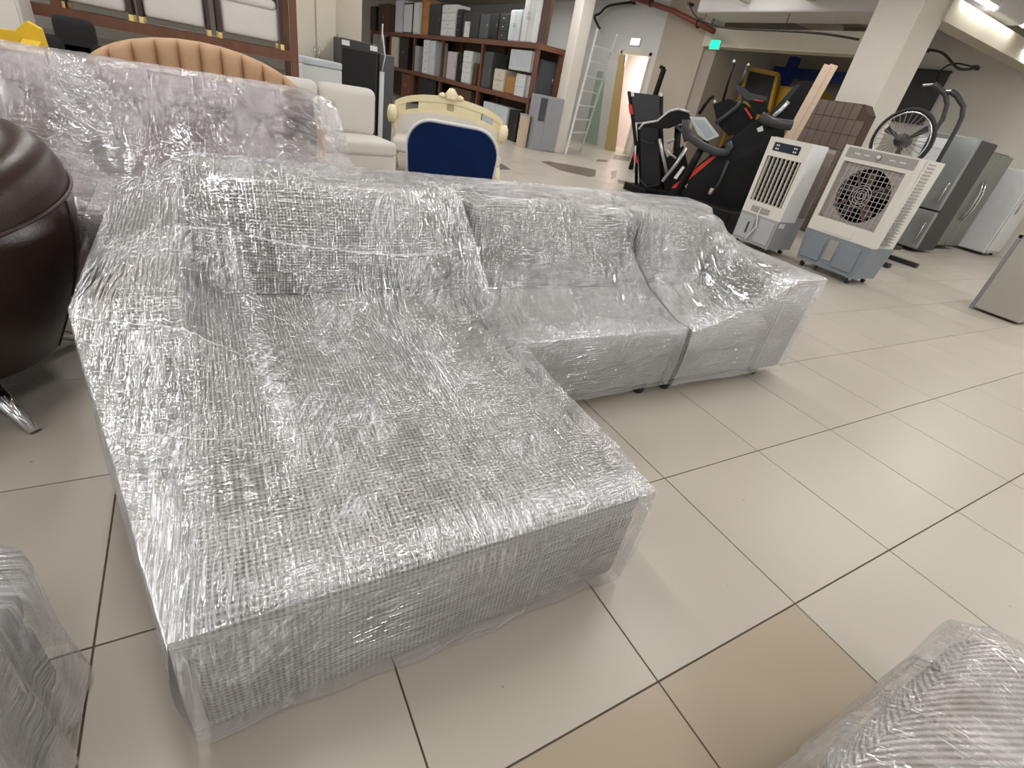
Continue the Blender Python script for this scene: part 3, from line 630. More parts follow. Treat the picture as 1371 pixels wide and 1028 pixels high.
for s in (-1, 1):
    b = MB(); b.rbox((s*W-.09,-.50,.12), (s*W+.09,.26,.68), .085, 4, 8); b.build('arm', 'tan_velvet', tn, True)
    for y in (-.42, .2): b = MB(); b.lathe([(.014,0), (.026,.13)], (s*.66, y, 0), 12); b.build('leg', 'brass', tn, True)
# --- yellow wing chair and black swivel chair on the left
yl = thing('wing_chair', 'mustard yellow wing chair with a pointed ear beside black chair', 'chair', (-.90, 4.45, 0))
b = MB(); b.prism([(-.38,.22,.38), (-.38,.22,.92), (.28,.22,.965), (.35,.22,1.03), (.41,.22,1.0), (.42,.22,.86), (.40,.22,.38)], (0,.10,0)); b.build('backrest', 'yellow_fabric', yl)
b = MB(); b.rbox((-.34,-.34,.30), (.34,.24,.46), .06, 4, 8, (0,0,0,0,0,.02)); b.build('seat', 'yellow_fabric', yl, True)
for s in (-1, 1):
    b = MB(); b.prism([(s*.40,-.32,.18), (s*.40,.28,.18), (s*.40,.28,.94), (s*.40,.08,.90), (s*.40,-.02,.64), (s*.40,-.32,.60)], (-s*.09,0,0)); b.build('wing', 'yellow_fabric', yl)
    for y in (-.26, .22): b = MB(); b.lathe([(.014,0), (.024,.30)], (s*.30, y, 0), 10); b.build('leg', 'dark_wood', yl, True)
bk = thing('office_chair', 'black padded chair between yellow wing chair and tan loveseat', 'chair', (-.50, 5.75, 0))
b = MB(); b.rbox((-.10,.05,.52), (.18,.17,1.07), .055, 4, 8); b.rbox((-.24,.05,.52), (.20,.16,.92), .05); b.build('backrest', 'black_fabric', bk, True)
b = MB(); b.rbox((-.24,-.34,.40), (.22,.12,.50), .045, 4, 8); b.build('seat', 'black_fabric', bk, True)
b = MB(); b.tube([(-.02,-.1,.09), (-.02,-.1,.41)], .03); b.build('gas_lift', 'black_plastic', bk, True)
for k in range(5):
    a = 2*PI*k/5; b = MB(); b.bar((-.02,-.1,.10), (-.02+.27*math.cos(a), -.1+.27*math.sin(a), .07), .045, .03); l_ = b.build('base_arm', 'black_plastic', bk)
    b = MB(); b.lathe([(.0,-.012), (.03,-.012), (.03,.012), (0,.012)], (-.02+.27*math.cos(a), -.1+.27*math.sin(a), .03), 12, 'x'); b.build('caster', 'rubber', l_, True)
# --- wooden rack carrying white chairs
rk = thing('wooden_rack', 'dark wooden rack with a long board behind the tan loveseat', 'rack', (0, 6.75, 0))
BZ = 1.11
b = MB(); b.box((-2.6,-.28,BZ-.05), (1.30,.30,BZ)); b.build('board', 'rack_wood', rk); b = MB(); b.box((-2.6,-.28,.12), (1.30,.30,.17)); b.build('board', 'rack_wood', rk)
b = MB(); b.box((-2.6,-.30,2.0), (1.30,.30,2.05)); b.build('board', 'rack_wood', rk)
for x in (-2.6, -.665, 1.30):
    for y in (-.30, .24): b = MB(); b.box((x, y, 0), (x+.065, y+.06, 2.1)); b.build('post', 'rack_wood', rk)
b = MB(); b.box((-2.6,-.305,BZ-.09), (1.30,-.28,BZ)); b.build('front_rail', 'rack_wood', rk)
def rack_chair(x, wd, label):
    t = thing('armchair', label, 'chair', (x, 6.78, BZ), group='white chairs on the wooden rack'); h = wd/2
    b = MB(); b.rbox((-h+.05,-.23,.055), (h-.05,.22,.36), .03, 3, 6); b.build('seat', 'white_vinyl', t, True)
    b = MB(); b.rbox((-h+.05,.12,.30), (h-.05,.22,.78), .03, 3, 6); b.build('backrest', 'white_vinyl', t, True)
    b = MB(); b.rbox((-h+.06,-.26,.33), (h-.06,-.10,.42), .04, 3, 6); b.build('front_roll', 'white_vinyl', t, True)
    for s in (-1, 1):
        for y in (-.24, .2):
            b = MB(); b.box((s*(h-.02)-.018, y-.018, .05), (s*(h-.02)+.018, y+.018, .58)); l_ = b.build('leg', 'dark_wood', t)
            b = MB(); b.box((s*(h-.02)-.0175, y-.0175, 0), (s*(h-.02)+.0175, y+.0175, .05)); lb(b.build('tip', 'brass', l_), 'brass leg tip')
        b = MB(); b.box((s*(h-.02)-.025,-.26,.58), (s*(h-.02)+.025,.22,.61)); b.build('armrest', 'dark_wood', t)
rack_chair(-.345, .54, 'white armchair with brass-tipped dark legs on the rack, next to the rack post')
rack_chair(.265, .60, 'white armchair with brass-tipped dark legs on the rack, between two others like it')
rack_chair(.93, .62, 'white armchair with brass-tipped dark legs at the rack end by tall cream cabinets')
wb = thing('white_cabinet', 'pale white two-door cabinet standing in front of the rack by the yellow chair', 'cabinet', (-1.28, 6.12, 0)); b = MB(); b.cbox((-.50,-.25,0), (.50,.2,1.62), .01); b.build('body', 'white_vinyl', wb)
for s in (-1, 1): b = MB(); b.cbox((s*.245-.235,-.265,.03), (s*.245+.235,-.25,1.6), .004); d = b.build('door', 'white_vinyl', wb); b = MB(); b.tube([(s*.05,-.28,.35), (s*.05,-.28,.5)], .006, 6); b.build('handle', 'steel', d, True)
# --- off-white sofa, blue chair, ornate cream settee
ws = thing('loveseat', 'off-white fabric loveseat behind the wrapped mauve sofa', 'sofa', (1.52, 6.05, 0), rz=math.radians(14))
b = MB(); b.rbox((-.72,-.40,.06), (.72,.36,.28), .03); b.build('base', 'offwhite', ws, True)
b = MB(); b.rbox((-.72,.14,.10), (.66,.38,.86), .09, 4, 8); b.build('backrest', 'offwhite', ws, True)
for s in (0, 1): b = MB(); b.rbox((-.70+s*.70,-.42,.26), (-.01+s*.72,.16,.42), .05, 4, 8, (0,0,0,0,0,.015)); b.build('seat_cushion', 'offwhite', ws, True); b = MB(); b.rbox((-.69+s*.67,-.02,.40), (-.02+s*.68,.18,.90), .08, 4, 8, (0,0,.03,0,0,0)); b.build('back_cushion', 'offwhite', ws, True)
b = MB(); b.rbox((-.88,-.40,.06), (-.70,.36,.62), .07, 4, 8); b.build('arm', 'offwhite', ws, True)
for x in (-.8, .64):
    for y in (-.32, .28): b = MB(); b.lathe([(.02,0), (.028,.07)], (x, y, 0), 10); b.build('foot', 'dark_wood', ws, True)
bl = thing('lounge_chair', 'navy blue velvet lounge chair with white piped back, seen from behind', 'chair', (2.30, 4.22, 0), rz=math.radians(-22))
def rounded(hw, z0, z1, r, n=8, dx=0.):
    p = [(-hw+dx*.3, z0), (hw-dx*.3, z0)]
    for cx, a0 in ((hw-r, 0), (-hw+r, PI/2)): p += [(cx+r*math.cos(a0+PI/2*i/n), z1-r+r*math.sin(a0+PI/2*i/n)) for i in range(n+1)]
    return p
def curved_panel(b, poly, y0, th, bow):
    n = len(poly); vs = []
    for yy in (y0, y0+th):
        for x, z in poly: vs.append((x, yy + bow*x*x, z))
    cxv = [(0, y0, sum(p[1] for p in poly)/n), (0, y0+th, sum(p[1] for p in poly)/n)]; vs += cxv
    fs = [(i, (i+1) % n, n+(i+1) % n, n+i) for i in range(n)] + [(2*n, (i+1) % n, i) for i in range(n)] + [(2*n+1, n+i, n+(i+1) % n) for i in range(n)]
    b.add(vs, fs)
b = MB(); curved_panel(b, rounded(.375, .22, .85, .20, 8, .12), -.36, .07, .35); b.build('back_shell', 'navy_velvet', bl, True, 40)
b = MB(); b.tube([(x*1.02, -.325+.35*x*x, z+.012) for x, z in rounded(.375, .22, .85, .20, 8, .12)[1:]] + [(-.35, -.325+.35*.12, .22)], .015, 8); b.build('piping', 'white_piping', bl, True)
b = MB(); curved_panel(b, rounded(.355, .24, .85, .20, 8, .12), -.29, .07, .35); b.build('back_cushion', 'white_piping', bl, True, 40)
b = MB(); b.rbox((-.33,-.26,.26), (.33,.32,.43), .06, 4, 8, (0,0,0,0,0,.02)); b.build('seat', 'navy_velvet', bl, True)
for x in (-.26, .26):
    for y in (-.22, .24): b = MB(); b.tube([(x, y, .27), (x*1.15, y*1.15, 0)], [.02,.011], 10); b.build('leg', 'brass', bl, True)
orn = thing('ornate_settee', 'cream and gold carved settee crest with cut-outs behind the blue chair', 'settee', (3.22, 6.55, 0), rz=math.radians(-22)); orn.scale = (1.14, 1.14, .97)
def crest(x): return .70 + .24*math.sqrt(max(0, 1-(x/.66)**2))
def band(b, xs, lo, hi, y0=-.03, y1=.03):
    pts = [(x, y0, hi(x)) for x in xs] + [(x, y0, lo(x)) for x in reversed(xs)]; b.prism(pts, (0, y1-y0, 0))
b = MB(); xs = list(np.linspace(-.62, .62, 41))
for i in range(40): band(b, xs[i:i+2], lambda x: crest(x)-.045, lambda x: crest(x)+.03)
b.build('crest_rail', 'cream_gold', orn, True, 40)
b = MB()
for i in range(40): band(b, xs[i:i+2], lambda x: crest(x)-.20, lambda x: crest(x)-.13)
b.build('lower_rail', 'cream_gold', orn, True, 40)
for c in (-.56, -.30, -.10, .10, .30, .56):
    w_ = .06 if abs(c) > .2 else .14; b = MB(); band(b, list(np.linspace(c-w_, c+w_, 5)), lambda x: crest(x)-.15, lambda x: crest(x)-.03, -.02, .02); b.build('splat', 'cream_gold', orn)
b = MB(); b.lathe([(0,.13), (.03,.125), (.05,.09), (.075,.06), (.06,.02), (.09,0)], (0, 0, crest(0)+.01), 14); b.lathe([(0,.06), (.035,.04), (.05,0)], (-.10, 0, crest(.1)+.02), 12); b.lathe([(0,.06), (.035,.04), (.05,0)], (.10, 0, crest(.1)+.02), 12); b.build('finial', 'cream_gold', orn, True)
for s in (-1, 1):
    b = MB(); b.lathe([(0,-.06), (.06,-.055), (.105,-.04), (.11,.03), (.07,.05), (0,.06)], (s*.64, -.02, .66), 20, 'x'); b.build('scroll', 'cream_gold', orn, True)
    b = MB(); b.tube([(s*.62, 0, .62), (s*.58, 0, .45), (s*.60, 0, .28)], [.05,.04,.05]); b.build('side_post', 'cream_gold', orn, True)
    for y in (-.50, -.02): b = MB(); b.tube([(s*.56, y, .30), (s*.60, y*1.02, .14), (s*.56, y, .0)], [.045,.032,.02]); b.build('leg', 'cream_gold', orn, True)
b = MB(); band(b, list(np.linspace(-.58, .58, 21)), lambda x: .40, lambda x: crest(x)-.18, -.04, .03); b.build('back_panel', 'offwhite', orn)
b = MB(); b.rbox((-.60,-.56,.28), (.60,.04,.44), .05, 4, 8, (0,0,0,0,0,.02)); b.build('seat', 'offwhite', orn, True)
# ================================================================== THE FAR SHELVING
M('grey_paint', (.22,.23,.25), .5, var=.05); M('slate', (.075,.08,.09), .5); M('charcoal', (.03,.03,.033), .5); M('black_lacquer', (.012,.012,.013), .35); M('white_lam', (.74,.76,.77), .4, var=.04); M('pale_blue_lam', (.60,.66,.70), .4)
M('cream_lam', (.66,.60,.50), .5, var=.05); M('orange_wood', (.42,.20,.06), .5, var=.2, stretch=(1,1,6)); M('brown_wood', (.09,.045,.028), .5, var=.3, stretch=(1,1,6)); M('red_lam', (.35,.02,.02), .4); M('pink_lam', (.58,.50,.55), .5); M('light_wood', (.62,.50,.38), .5, var=.1, stretch=(1,1,6)); M('mid_grey', (.34,.35,.38), .5, var=.06)
SX = 7.11; SD = .72; YB = [11.25, 14.08, 16.95, 19.6, 22.4, 25.2]
Z1, Z2 = 1.0, 2.09      # top faces of the two boards
sh = thing('shelving', 'long brown timber shelving with two boards against the far side', 'shelving', (SX, YB[0], 0))
for i, y in enumerate(YB):
    for x in (0, SD-.08): b = MB(); b.box((x, y-YB[0]-.05, 0), (x+.08, y-YB[0]+.05, Z2-.09)); b.build('post', 'rack_wood', sh)
for i in range(5):
    for z in (Z1, Z2):
        b = MB(); b.box((0, YB[i]-YB[0]-.05, z-.04), (SD, YB[i+1]-YB[0]-.05, z)); b.build('board', 'rack_wood', sh)
        b = MB(); b.box((-.02, YB[i]-YB[0]-.05, z-.11), (0, YB[i+1]-YB[0]-.05, z)); b.build('edge_rail', 'rack_wood', sh)
b = MB(); b.box((0, -.07, Z2-.11), (SD, -.05, Z2)); b.build('edge_rail', 'rack_wood', sh)
b = MB(); b.box((SD, -.05, 0), (SD+.02, YB[-1]-YB[0], Z2)); b.build('back_panel', 'brown_wood', sh)
def unit(name, label, cat, u0, u1, vt, mat, zb, style='plain', depth=.42, front=None, inset=.04, hand='steel', vm=None, group=None):
    """small cabinet standing on a board: pixel span gives width and top, the board gives the base"""
    vm = vm if vm is not None else vt+12; ya = onx(u1, vm, SX+inset)[1]; yb = onx(u0, vm, SX+inset)[1]; zt = max(onx((u0+u1)/2, vt, SX+inset)[2], zb+.14)
    for py in YB:      # keep clear of the posts
        if zb < Z2-.1:
            if ya < py+.055 < yb and py-ya < yb-py: ya = py+.06
            elif ya < py-.055 < yb: yb = py-.06
    zmax = {0: Z1-.12, 1: Z2-.12}.get(0 if zb < .9 else (1 if zb < 2.0 else 2), 9); zt = min(zt, zmax)
    w_, h = yb-ya, zt-zb; t = thing(name, label, cat, (SX+inset, (ya+yb)/2, zb), group=group); hw = w_/2
    b = MB(); b.cbox((.012,-hw,0), (depth,hw,h), .006); b.build('body', mat, t); fm = front or mat
    if style in ('doors', 'door'):
        n = 2 if style == 'doors' else 1
        for k in range(n):
            a, c = -hw+.01+k*w_/n, -hw-.01+(k+1)*w_/n
            b = MB(); b.cbox((-.006,a,.02), (.012,c,h-.02), .003); d = b.build('door', fm, t)
            hy = c-.04 if k == 0 and n == 2 else a+.04; b = MB(); b.tube([(-.02,hy,h*.45), (-.02,hy,h*.6)], .006, 6); b.build('handle', hand, d, True)
    elif style.startswith('drawers'):
        n = int(style[-1])
        for k in range(n):
            b = MB(); b.cbox((-.006,-hw+.012,.02+k*(h-.03)/n), (.012,hw-.012,.008+(k+1)*(h-.03)/n), .003); d = b.build('drawer', fm, t)
            b = MB(); b.lathe([(0,-.02), (.014,-.018), (.008,0)], (-.004,0,.015+(k+.5)*(h-.03)/n), 8, 'x'); b.build('knob', hand, d, True)
    elif style == 'open':
        for k in range(3): b = MB(); b.cbox((-.012,-hw,k*(h-.03)/2), (.012,hw,k*(h-.03)/2+.03), .003); b.build('shelf', fm, t)
        for s in (-1, 1): b = MB(); b.cbox((-.012,s*hw-.015,0), (.012,s*hw+.015,h), .003); b.build('side', fm, t)
    elif style == 'glass':
        b = MB(); b.cbox((-.004,-hw+.03,.04), (.012,hw-.03,h-.04), .003); b.build('pane', front or 'pale_blue_lam', t)
        b = MB(); b.box((-.008,-hw,0), (.012,-hw+.03,h)); b.box((-.008,hw-.03,0), (.012,hw,h)); b.box((-.008,-hw,h-.04), (.012,hw,h)); b.box((-.008,-hw,0), (.012,hw,.04)); b.build('frame', mat, t)
    elif style == 'fan':
        b = MB(); b.cbox((-.02,-hw*.8,.05), (.012,hw*.8,h-.03), .02); b.build('grille', fm, t)
    return t
# on the top board
unit('cabinet', 'narrow black box next to brown wardrobe on the shelving top', 'cabinet', 496, 503, 8, 'black_lacquer', Z2, 'door')
unit('cabinet', 'dark brown two-door wardrobe on the shelving top beside a pale one', 'wardrobe', 507, 521, 5, 'brown_wood', Z2, 'doors')
unit('cabinet', 'pale blue-white tall cabinet on the shelving top', 'cabinet', 530, 540, 0, 'pale_blue_lam', Z2, 'door')
unit('display_case', 'black-framed white display case on the shelving top', 'cabinet', 541, 553, 4, 'charcoal', Z2, 'glass', front='white_lam')
unit('heater', 'white rounded tower heater on the shelving top', 'heater', 554, 562, 3, 'white_lam', Z2, 'fan')
unit('bookcase', 'orange wooden bookcase on the shelving top beside a charcoal cabinet', 'bookcase', 566, 575, 0, 'orange_wood', Z2, 'open')
unit('cabinet', 'charcoal cabinet between orange bookcase and white drawers on shelving top', 'cabinet', 576, 591, 5, 'charcoal', Z2, 'door')
unit('drawer_unit', 'white drawer unit on the shelving top beside charcoal cabinet', 'drawers', 592, 611, 6, 'white_lam', Z2, 'drawers4')
unit('speaker', 'slim black cabinet with two round knobs on shelving top', 'cabinet', 612, 619, 12, 'black_lacquer', Z2, 'drawers2', hand='white_lam')
wd = unit('cabinet', 'charcoal cabinet with a white card on its door, on shelving top', 'cabinet', 620, 642, 16, 'charcoal', Z2, 'doors')
b = MB(); b.box((-.012,.02,.02), (-.007,.38,.38)); lb(b.build('card', 'white_lam', wd), 'white card taped to the door')
unit('cabinet', 'dark grey cabinet between two black cabinets on shelving top', 'cabinet', 643, 655, 19, 'slate', Z2, 'door')
unit('cabinet', 'glossy black cabinet with long handle on shelving top', 'cabinet', 656, 668, 17, 'black_lacquer', Z2, 'door')
unit('cabinet', 'matt black drawer cabinet beside white cupboard on shelving top', 'drawers', 669, 681, 18, 'charcoal', Z2, 'drawers3')
unit('cupboard', 'white cupboard on shelving top beside the tall white wardrobe', 'cupboard', 682, 697, 13, 'pale_blue_lam', Z2, 'doors', vm=35)
unit('wardrobe', 'tall white wardrobe on shelving top beside brown board', 'wardrobe', 699, 715, -12, 'white_lam', Z2, 'doors', vm=35)
# things lying across them
pb = thing('plank', 'long white plank lying across the black cabinets on the shelving', 'plank', (SX+.25, 12.9, 2.80))
# middle row
unit('cabinet', 'grey-white cabinet inside the shelving beside white drawers', 'cabinet', 552, 561, 61, 'mid_grey', Z1, 'door')
unit('drawer_unit', 'white drawer unit with dark knobs inside the shelving', 'drawers', 567, 575, 52, 'white_lam', Z1, 'drawers4', hand='charcoal')
unit('cabinet', 'pale blue cabinet inside the shelving beside white drawers', 'cabinet', 576, 583, 54, 'pale_blue_lam', Z1, 'door')
unit('cabinet', 'cream box hanging cabinet inside the shelving far bay', 'cabinet', 523, 533, 42, 'cream_lam', Z1, 'door')
unit('cabinet', 'black cabinet inside the shelving beside the cream one', 'cabinet', 535, 547, 47, 'black_lacquer', Z1, 'doors')
unit('cabinet', 'pinkish white cabinet leaning open inside the shelving', 'cabinet', 599, 611, 69, 'pink_lam', Z1, 'door')
unit('cabinet', 'black glossy cabinet between pinkish and white ones inside shelving', 'cabinet', 612, 619, 71, 'black_lacquer', Z1, 'door')
unit('cupboard', 'white cupboard with open cubby inside the shelving', 'cupboard', 620, 632, 68, 'white_lam', Z1, 'drawers3')
unit('cabinet', 'small brown wooden cabinet beside white cupboard inside shelving', 'cabinet', 633, 639, 84, 'brown_wood', Z1, 'drawers3')
unit('cabinet', 'slate grey cabinet inside the shelving beside cream cabinet', 'cabinet', 648, 660, 69, 'slate', Z1, 'door')
cc = unit('cabinet', 'cream cabinet with a dark drawer on top inside shelving', 'cabinet', 661, 676, 92, 'cream_lam', Z1, 'drawers2')
ow = unit('cabinet', 'orange wooden cabinet with small red door inside shelving', 'cabinet', 677, 690, 102, 'orange_wood', Z1, 'door', front='orange_wood')
unit('bookcase', 'white open bookcase holding a red box inside shelving', 'bookcase', 691, 703, 99, 'white_lam', Z1, 'open', front='white_lam', depth=.2)
# bottom row
unit('cabinet', 'light grey cupboard at floor level under the shelving', 'cupboard', 646, 680, 139, 'pale_blue_lam', .0, 'doors')
unit('cabinet', 'black cabinet at floor level beside the light grey cupboard', 'cabinet', 681, 694, 147, 'black_lacquer', .0, 'door')
unit('cabinet', 'dark brown sideboard at floor level under the shelving', 'sideboard', 602, 630, 118, 'brown_wood', .0, 'doors')
unit('cabinet', 'black sideboard with three drawers at floor level under the shelving', 'sideboard', 560, 583, 104, 'black_lacquer', .0, 'drawers3')
unit('cabinet', 'reddish brown cabinet at floor level in the far shelving bay', 'cabinet', 538, 550, 92, 'rack_wood', .0, 'doors')
bpy.data.objects.remove(pb)
# white board over the bay and stack on top of units
def free_box(name, label, cat, loc, size, mat, rz=0., extra=None):
    t = thing(name, label, cat, loc, rz); b = MB(); b.cbox((-size[0]/2,-size[1]/2,0), (size[0]/2,size[1]/2,size[2]), .006); b.build('body', mat, t)
    return t
p = onx(686, 76, SX+.06); t = free_box('panel', 'plain white panel standing on the cream and orange cabinets inside shelving', 'panel', (SX+.10, 12.02, 1.52), (.10,1.05,.42), 'pale_blue_lam')
b = MB(); b.box((-.055,-.50,.03), (-.05,.50,.06)); b.build('edge_strip', 'white_lam', t)
# end of the shelving: slate cabinet behind the grey locker
t = thing('cabinet', 'slate grey cabinet with a pale tin on top, in the shelving end', 'cabinet', (7.55, 11.58, Z1)); b = MB(); b.cbox((-.18,-.2,0), (.27,.2,.82), .006); b.build('body', 'slate', t); b = MB(); b.cbox((-.16,-.215,.03), (.25,-.2,.79), .004); d = b.build('door', 'slate', t); b = MB(); b.tube([(.2,-.23,.35), (.2,-.23,.5)], .006, 6); b.build('handle', 'steel', d, True)
t = thing('board', 'dark brown upright board standing at the end of the shelving top', 'board', (7.30, 11.40, Z2)); b = MB(); b.cbox((-.03,-.20,0), (.03,.16,1.5), .006); b.build('panel', 'brown_wood', t); b = MB(); b.cbox((-.045,-.20,0), (-.03,.16,.05), .003); b.build('edge_strip', 'rack_wood', t)
t = thing('locker', 'plain grey metal locker with open cubby beside the light wood panel', 'locker', (7.32, 10.60, 0))
b = MB(); b.cbox((-.28,0,0), (.37,.40,1.13), .006); b.build('body', 'mid_grey', t); b = MB(); b.cbox((-.06,-.014,.02), (.36,0,1.11), .004); b.build('door', 'mid_grey', t); b = MB(); b.box((-.26,-.006,.62), (-.08,.0,1.08)); b.build('cubby', 'slate', t)
t = thing('panel', 'light wood panel standing between shelving and grey locker', 'panel', (6.93, 10.92, 0)); b = MB(); b.cbox((-.06,-.12,0), (.05,.16,.66), .005); b.build('board', 'light_wood', t); b = MB(); b.cbox((-.07,-.13,.66), (.06,.17,.69), .004); b.build('cap', 'mid_grey', t)
# --- tall units between rack and shelving
t = thing('wardrobe', 'tall cream wardrobe beside the rack end', 'wardrobe', (1.92, 8.75, 0)); b = MB(); b.cbox((-.29,-.25,0), (.27,.3,2.2), .008); b.build('body', 'cream_lam', t)
for s in (-1, 1): b = MB(); b.cbox((s*.14-.135,-.27,.06), (s*.14+.125,-.25,2.17), .004); d = b.build('door', 'cream_lam', t); b = MB(); b.tube([(s*.03,-.29,1.0), (s*.03,-.29,1.2)], .007, 6); b.build('handle', 'steel', d, True)
t = thing('wardrobe', 'beige wardrobe standing behind the black fridge', 'wardrobe', (2.48, 9.1, 0)); b = MB(); b.cbox((-.26,-.25,0), (.16,.3,2.2), .008); b.build('body', 'light_wood', t); b = MB(); b.cbox((-.25,-.27,.06), (.15,-.25,2.17), .004); d = b.build('door', 'cream_lam', t); b = MB(); b.tube([(-.2,-.29,1.2), (-.2,-.29,1.4)], .007, 6); b.build('handle', 'steel', d, True)
t = thing('washing_machine', 'white washing machine with clear lid in front of cream wardrobe', 'appliance', (1.86, 8.05, 0)); b = MB(); b.cbox((-.25,-.25,.03), (.26,.3,.98), .02); b.build('body', 'white_lam', t); b = MB(); b.cbox((-.25,-.26,.98), (.26,.3,1.06), .015); b.build('control_panel', 'pale_blue_lam', t)
b = MB(); b.torus((0,-.255,.5), .17, .025, 'y', 28, 8); d = b.build('door_ring', 'mid_grey', t, True); b = MB(); b.lathe([(0,-.03), (.10,-.02), (.15,0)], (0,-.255,.5), 24, 'y'); b.build('door_glass', 'charcoal', d, True)
for x in (-.2, .2):
    for y in (-.2, .24): b = MB(); b.lathe([(.02,0), (.02,.035)], (x, y, 0), 8); b.build('foot', 'rubber', t)
t = thing('fridge', 'matt black fridge back panel with white hinge tabs behind off-white loveseat', 'fridge', (2.38, 8.15, 0)); b = MB(); b.cbox((-.24,-.2,.02), (.26,.3,1.36), .012); b.build('body', 'charcoal', t)
for s in (-.18, .2): b = MB(); b.box((s-.05,-.215,1.28), (s+.05,-.2,1.34)); b.build('hinge', 'white_lam', t)
b = MB(); b.box((-.22,-.21,.10), (.24,-.2,1.25)); b.build('back_plate', 'black_fabric', t)
t = thing('fridge', 'narrow dark grey fridge beside the matt black one', 'fridge', (2.84, 8.30, 0)); b = MB(); b.cbox((-.13,-.2,.02), (.09,.25,1.27), .01); b.build('body', 'slate', t); b = MB(); b.cbox((-.13,-.225,.05), (-.06,-.2,1.05), .004); lb(b.build('side_strip', 'white_lam', t), 'white side strip'); b = MB(); b.tube([(-.10,-.23,1.05), (-.07,-.26,1.25), (-.11,-.24,1.5), (-.10,-.2,1.62), (-.06,0,1.27)], .01, 6); b.build('cable', 'white_lam', t, True)

# ================================================================== COLUMNS, DOORWAY END
M('column_paint', (.74,.69,.62), .6, var=.03)
cl = MB(); cl.cbox((7.72,10.66,0), (8.02,11.0,CZ), .01); struct(cl.build('trim_5', 'column_paint'), 'slim white column by the ladder')
t = thing('ladder', 'white metal ladder leaning beside the slim column', 'ladder', (8.45, 10.55, 0)); lo = at((8.45,10.55,0))
A = lo(onz(757,207,0)); B = lo(onz(777,203,0)); Tl = lo(rng(800,38,13.7)); Tr = lo(rng(826,46,14.2)); M('ladder_white', (.78,.78,.78), .4)
for p, q in ((A, Tl), (B, Tr)): b = MB(); b.bar(p, q, .05, .03); b.build('rail', 'ladder_white', t)
for k in range(8):
    f = .07+.115*k; p = Vector(A).lerp(Vector(Tl), f); q = Vector(B).lerp(Vector(Tr), f); b = MB(); b.bar(p, q, .05, .03); b.build('rung', 'ladder_white', t)
M('glass_green', (.36,.46,.38), .15, var=.06); M('plywood', (.55,.40,.17), .6, var=.15, stretch=(1,1,5)); M('board_white', (.66,.66,.62), .5)
def sheet(name, label, cat, pix, x, th, mat):
    pts = [onx(u, v, x) for u, v in pix]; pts = [(p[0]-.15*p[2]/2.5*0, p[1], max(.0, p[2])) for p in pts]; c = (x, sum(p[1] for p in pts)/len(pts), 0)
    t = thing(name, label, cat, c); b = MB(); b.prism([(p[0]-c[0], p[1]-c[1], p[2]) for p in pts], (th,0,0)); b.build('sheet', mat, t); return t
sheet('panel', 'white board leaning by the doorway behind the ladder', 'panel', [(786,60),(822,66),(800,215),(760,205)], 11.70, .04, 'board_white')
sheet('glass_sheet', 'green tinted glass sheet leaning against white board', 'glass sheet', [(800,95),(815,97),(800,215),(775,212)], 11.60, .03, 'glass_green')
sheet('glass_sheet', 'pale glass sheet leaning in front of the green one', 'glass sheet', [(815,66),(828,72),(808,212),(795,212)], 11.50, .03, 'board_white')
sheet('plywood_sheet', 'yellowish plywood sheet on edge beside the doorway', 'plywood', [(829,72),(836,74),(820,212),(806,212)], 11.40, .05, 'plywood')
# square column with brown tiled cladding
cl = MB(); cl.cbox((9.02,4.50,0), (9.66,5.14,CZ), .012); col2 = struct(cl.build('trim_6', 'column_paint'), 'square cream column behind the air coolers')
M('clad_brown', (.17,.125,.105), .45, var=.15); M('clad_joint', (.09,.055,.04), .8)
cg = thing('cladding', 'brown tiled cladding box around the front of the square column', 'cladding', (8.86, 4.92, 0))
b = MB(); b.prism([(-.05,-.52,0), (-.05,.56,0), (-.05,.53,1.78), (-.05,.44,1.86), (-.05,-.40,1.86), (-.05,-.52,1.74)], (.20,0,0)); b.build('backing', 'clad_joint', cg)
me = None
for i in range(8):
    for j in range(9):
        y0, z0 = -.51+i*.1325, .01+j*.205
        if j == 8 and i in (0, 7): continue
        if me is None: b = MB(); b.cbox((-.062,.003,.003), (-.05,.1295,.202), .003); o = b.build('tile', 'clad_brown', cg); me = o.data
        else: o = bpy.data.objects.new('tile', me); COL.objects.link(o); o.parent = cg
        o.location = (0, y0, z0)
# signs, pipe and cables
emit('green_glow', (.02,.85,.35), 1.6); emit('blue_glow', (.55,.85,1.), 2.0)
t = thing('exit_sign', 'glowing green exit sign at the corner of the beam', 'sign'); p = onx(958,60,WX-.18); t.location = tuple(p); b = MB(); b.cbox((-.02,-.16,-.10), (.03,.16,.10), .01); b.build('housing', 'fitting', t); b = MB(); b.cbox((-.028,-.15,-.09), (-.02,.15,.09), .004); b.build('face', 'green_glow', t); b = MB(); b.box((.03,-.02,.06), (.14,.02,.09)); b.build('bracket', 'fitting', t)
t = thing('exit_sign', 'small pale blue lit sign above the doorway', 'sign'); p = onx(851,56,WX-.04); t.location = tuple(p); b = MB(); b.cbox((-.02,-.22,-.10), (.04,.22,.10), .01); b.build('housing', 'fitting', t); b = MB(); b.cbox((-.028,-.20,-.08), (-.02,.20,.08), .004); b.build('face', 'blue_glow', t)
M('rust_pipe', (.20,.05,.03), .5, var=.2); M('cable_black', (.02,.02,.02), .6)
t = thing('pipe', 'rust red pipe running along the wall below the ceiling', 'pipe', (11.3, 12.6, 3.55)); lo = at((11.3,12.6,3.55)); b = MB(); b.tube([lo(onx(u, v, 11.3)) for u, v in ((838,-6),(900,14),(956,42))], .06, 10); b.build('tube', 'rust_pipe', t, True)
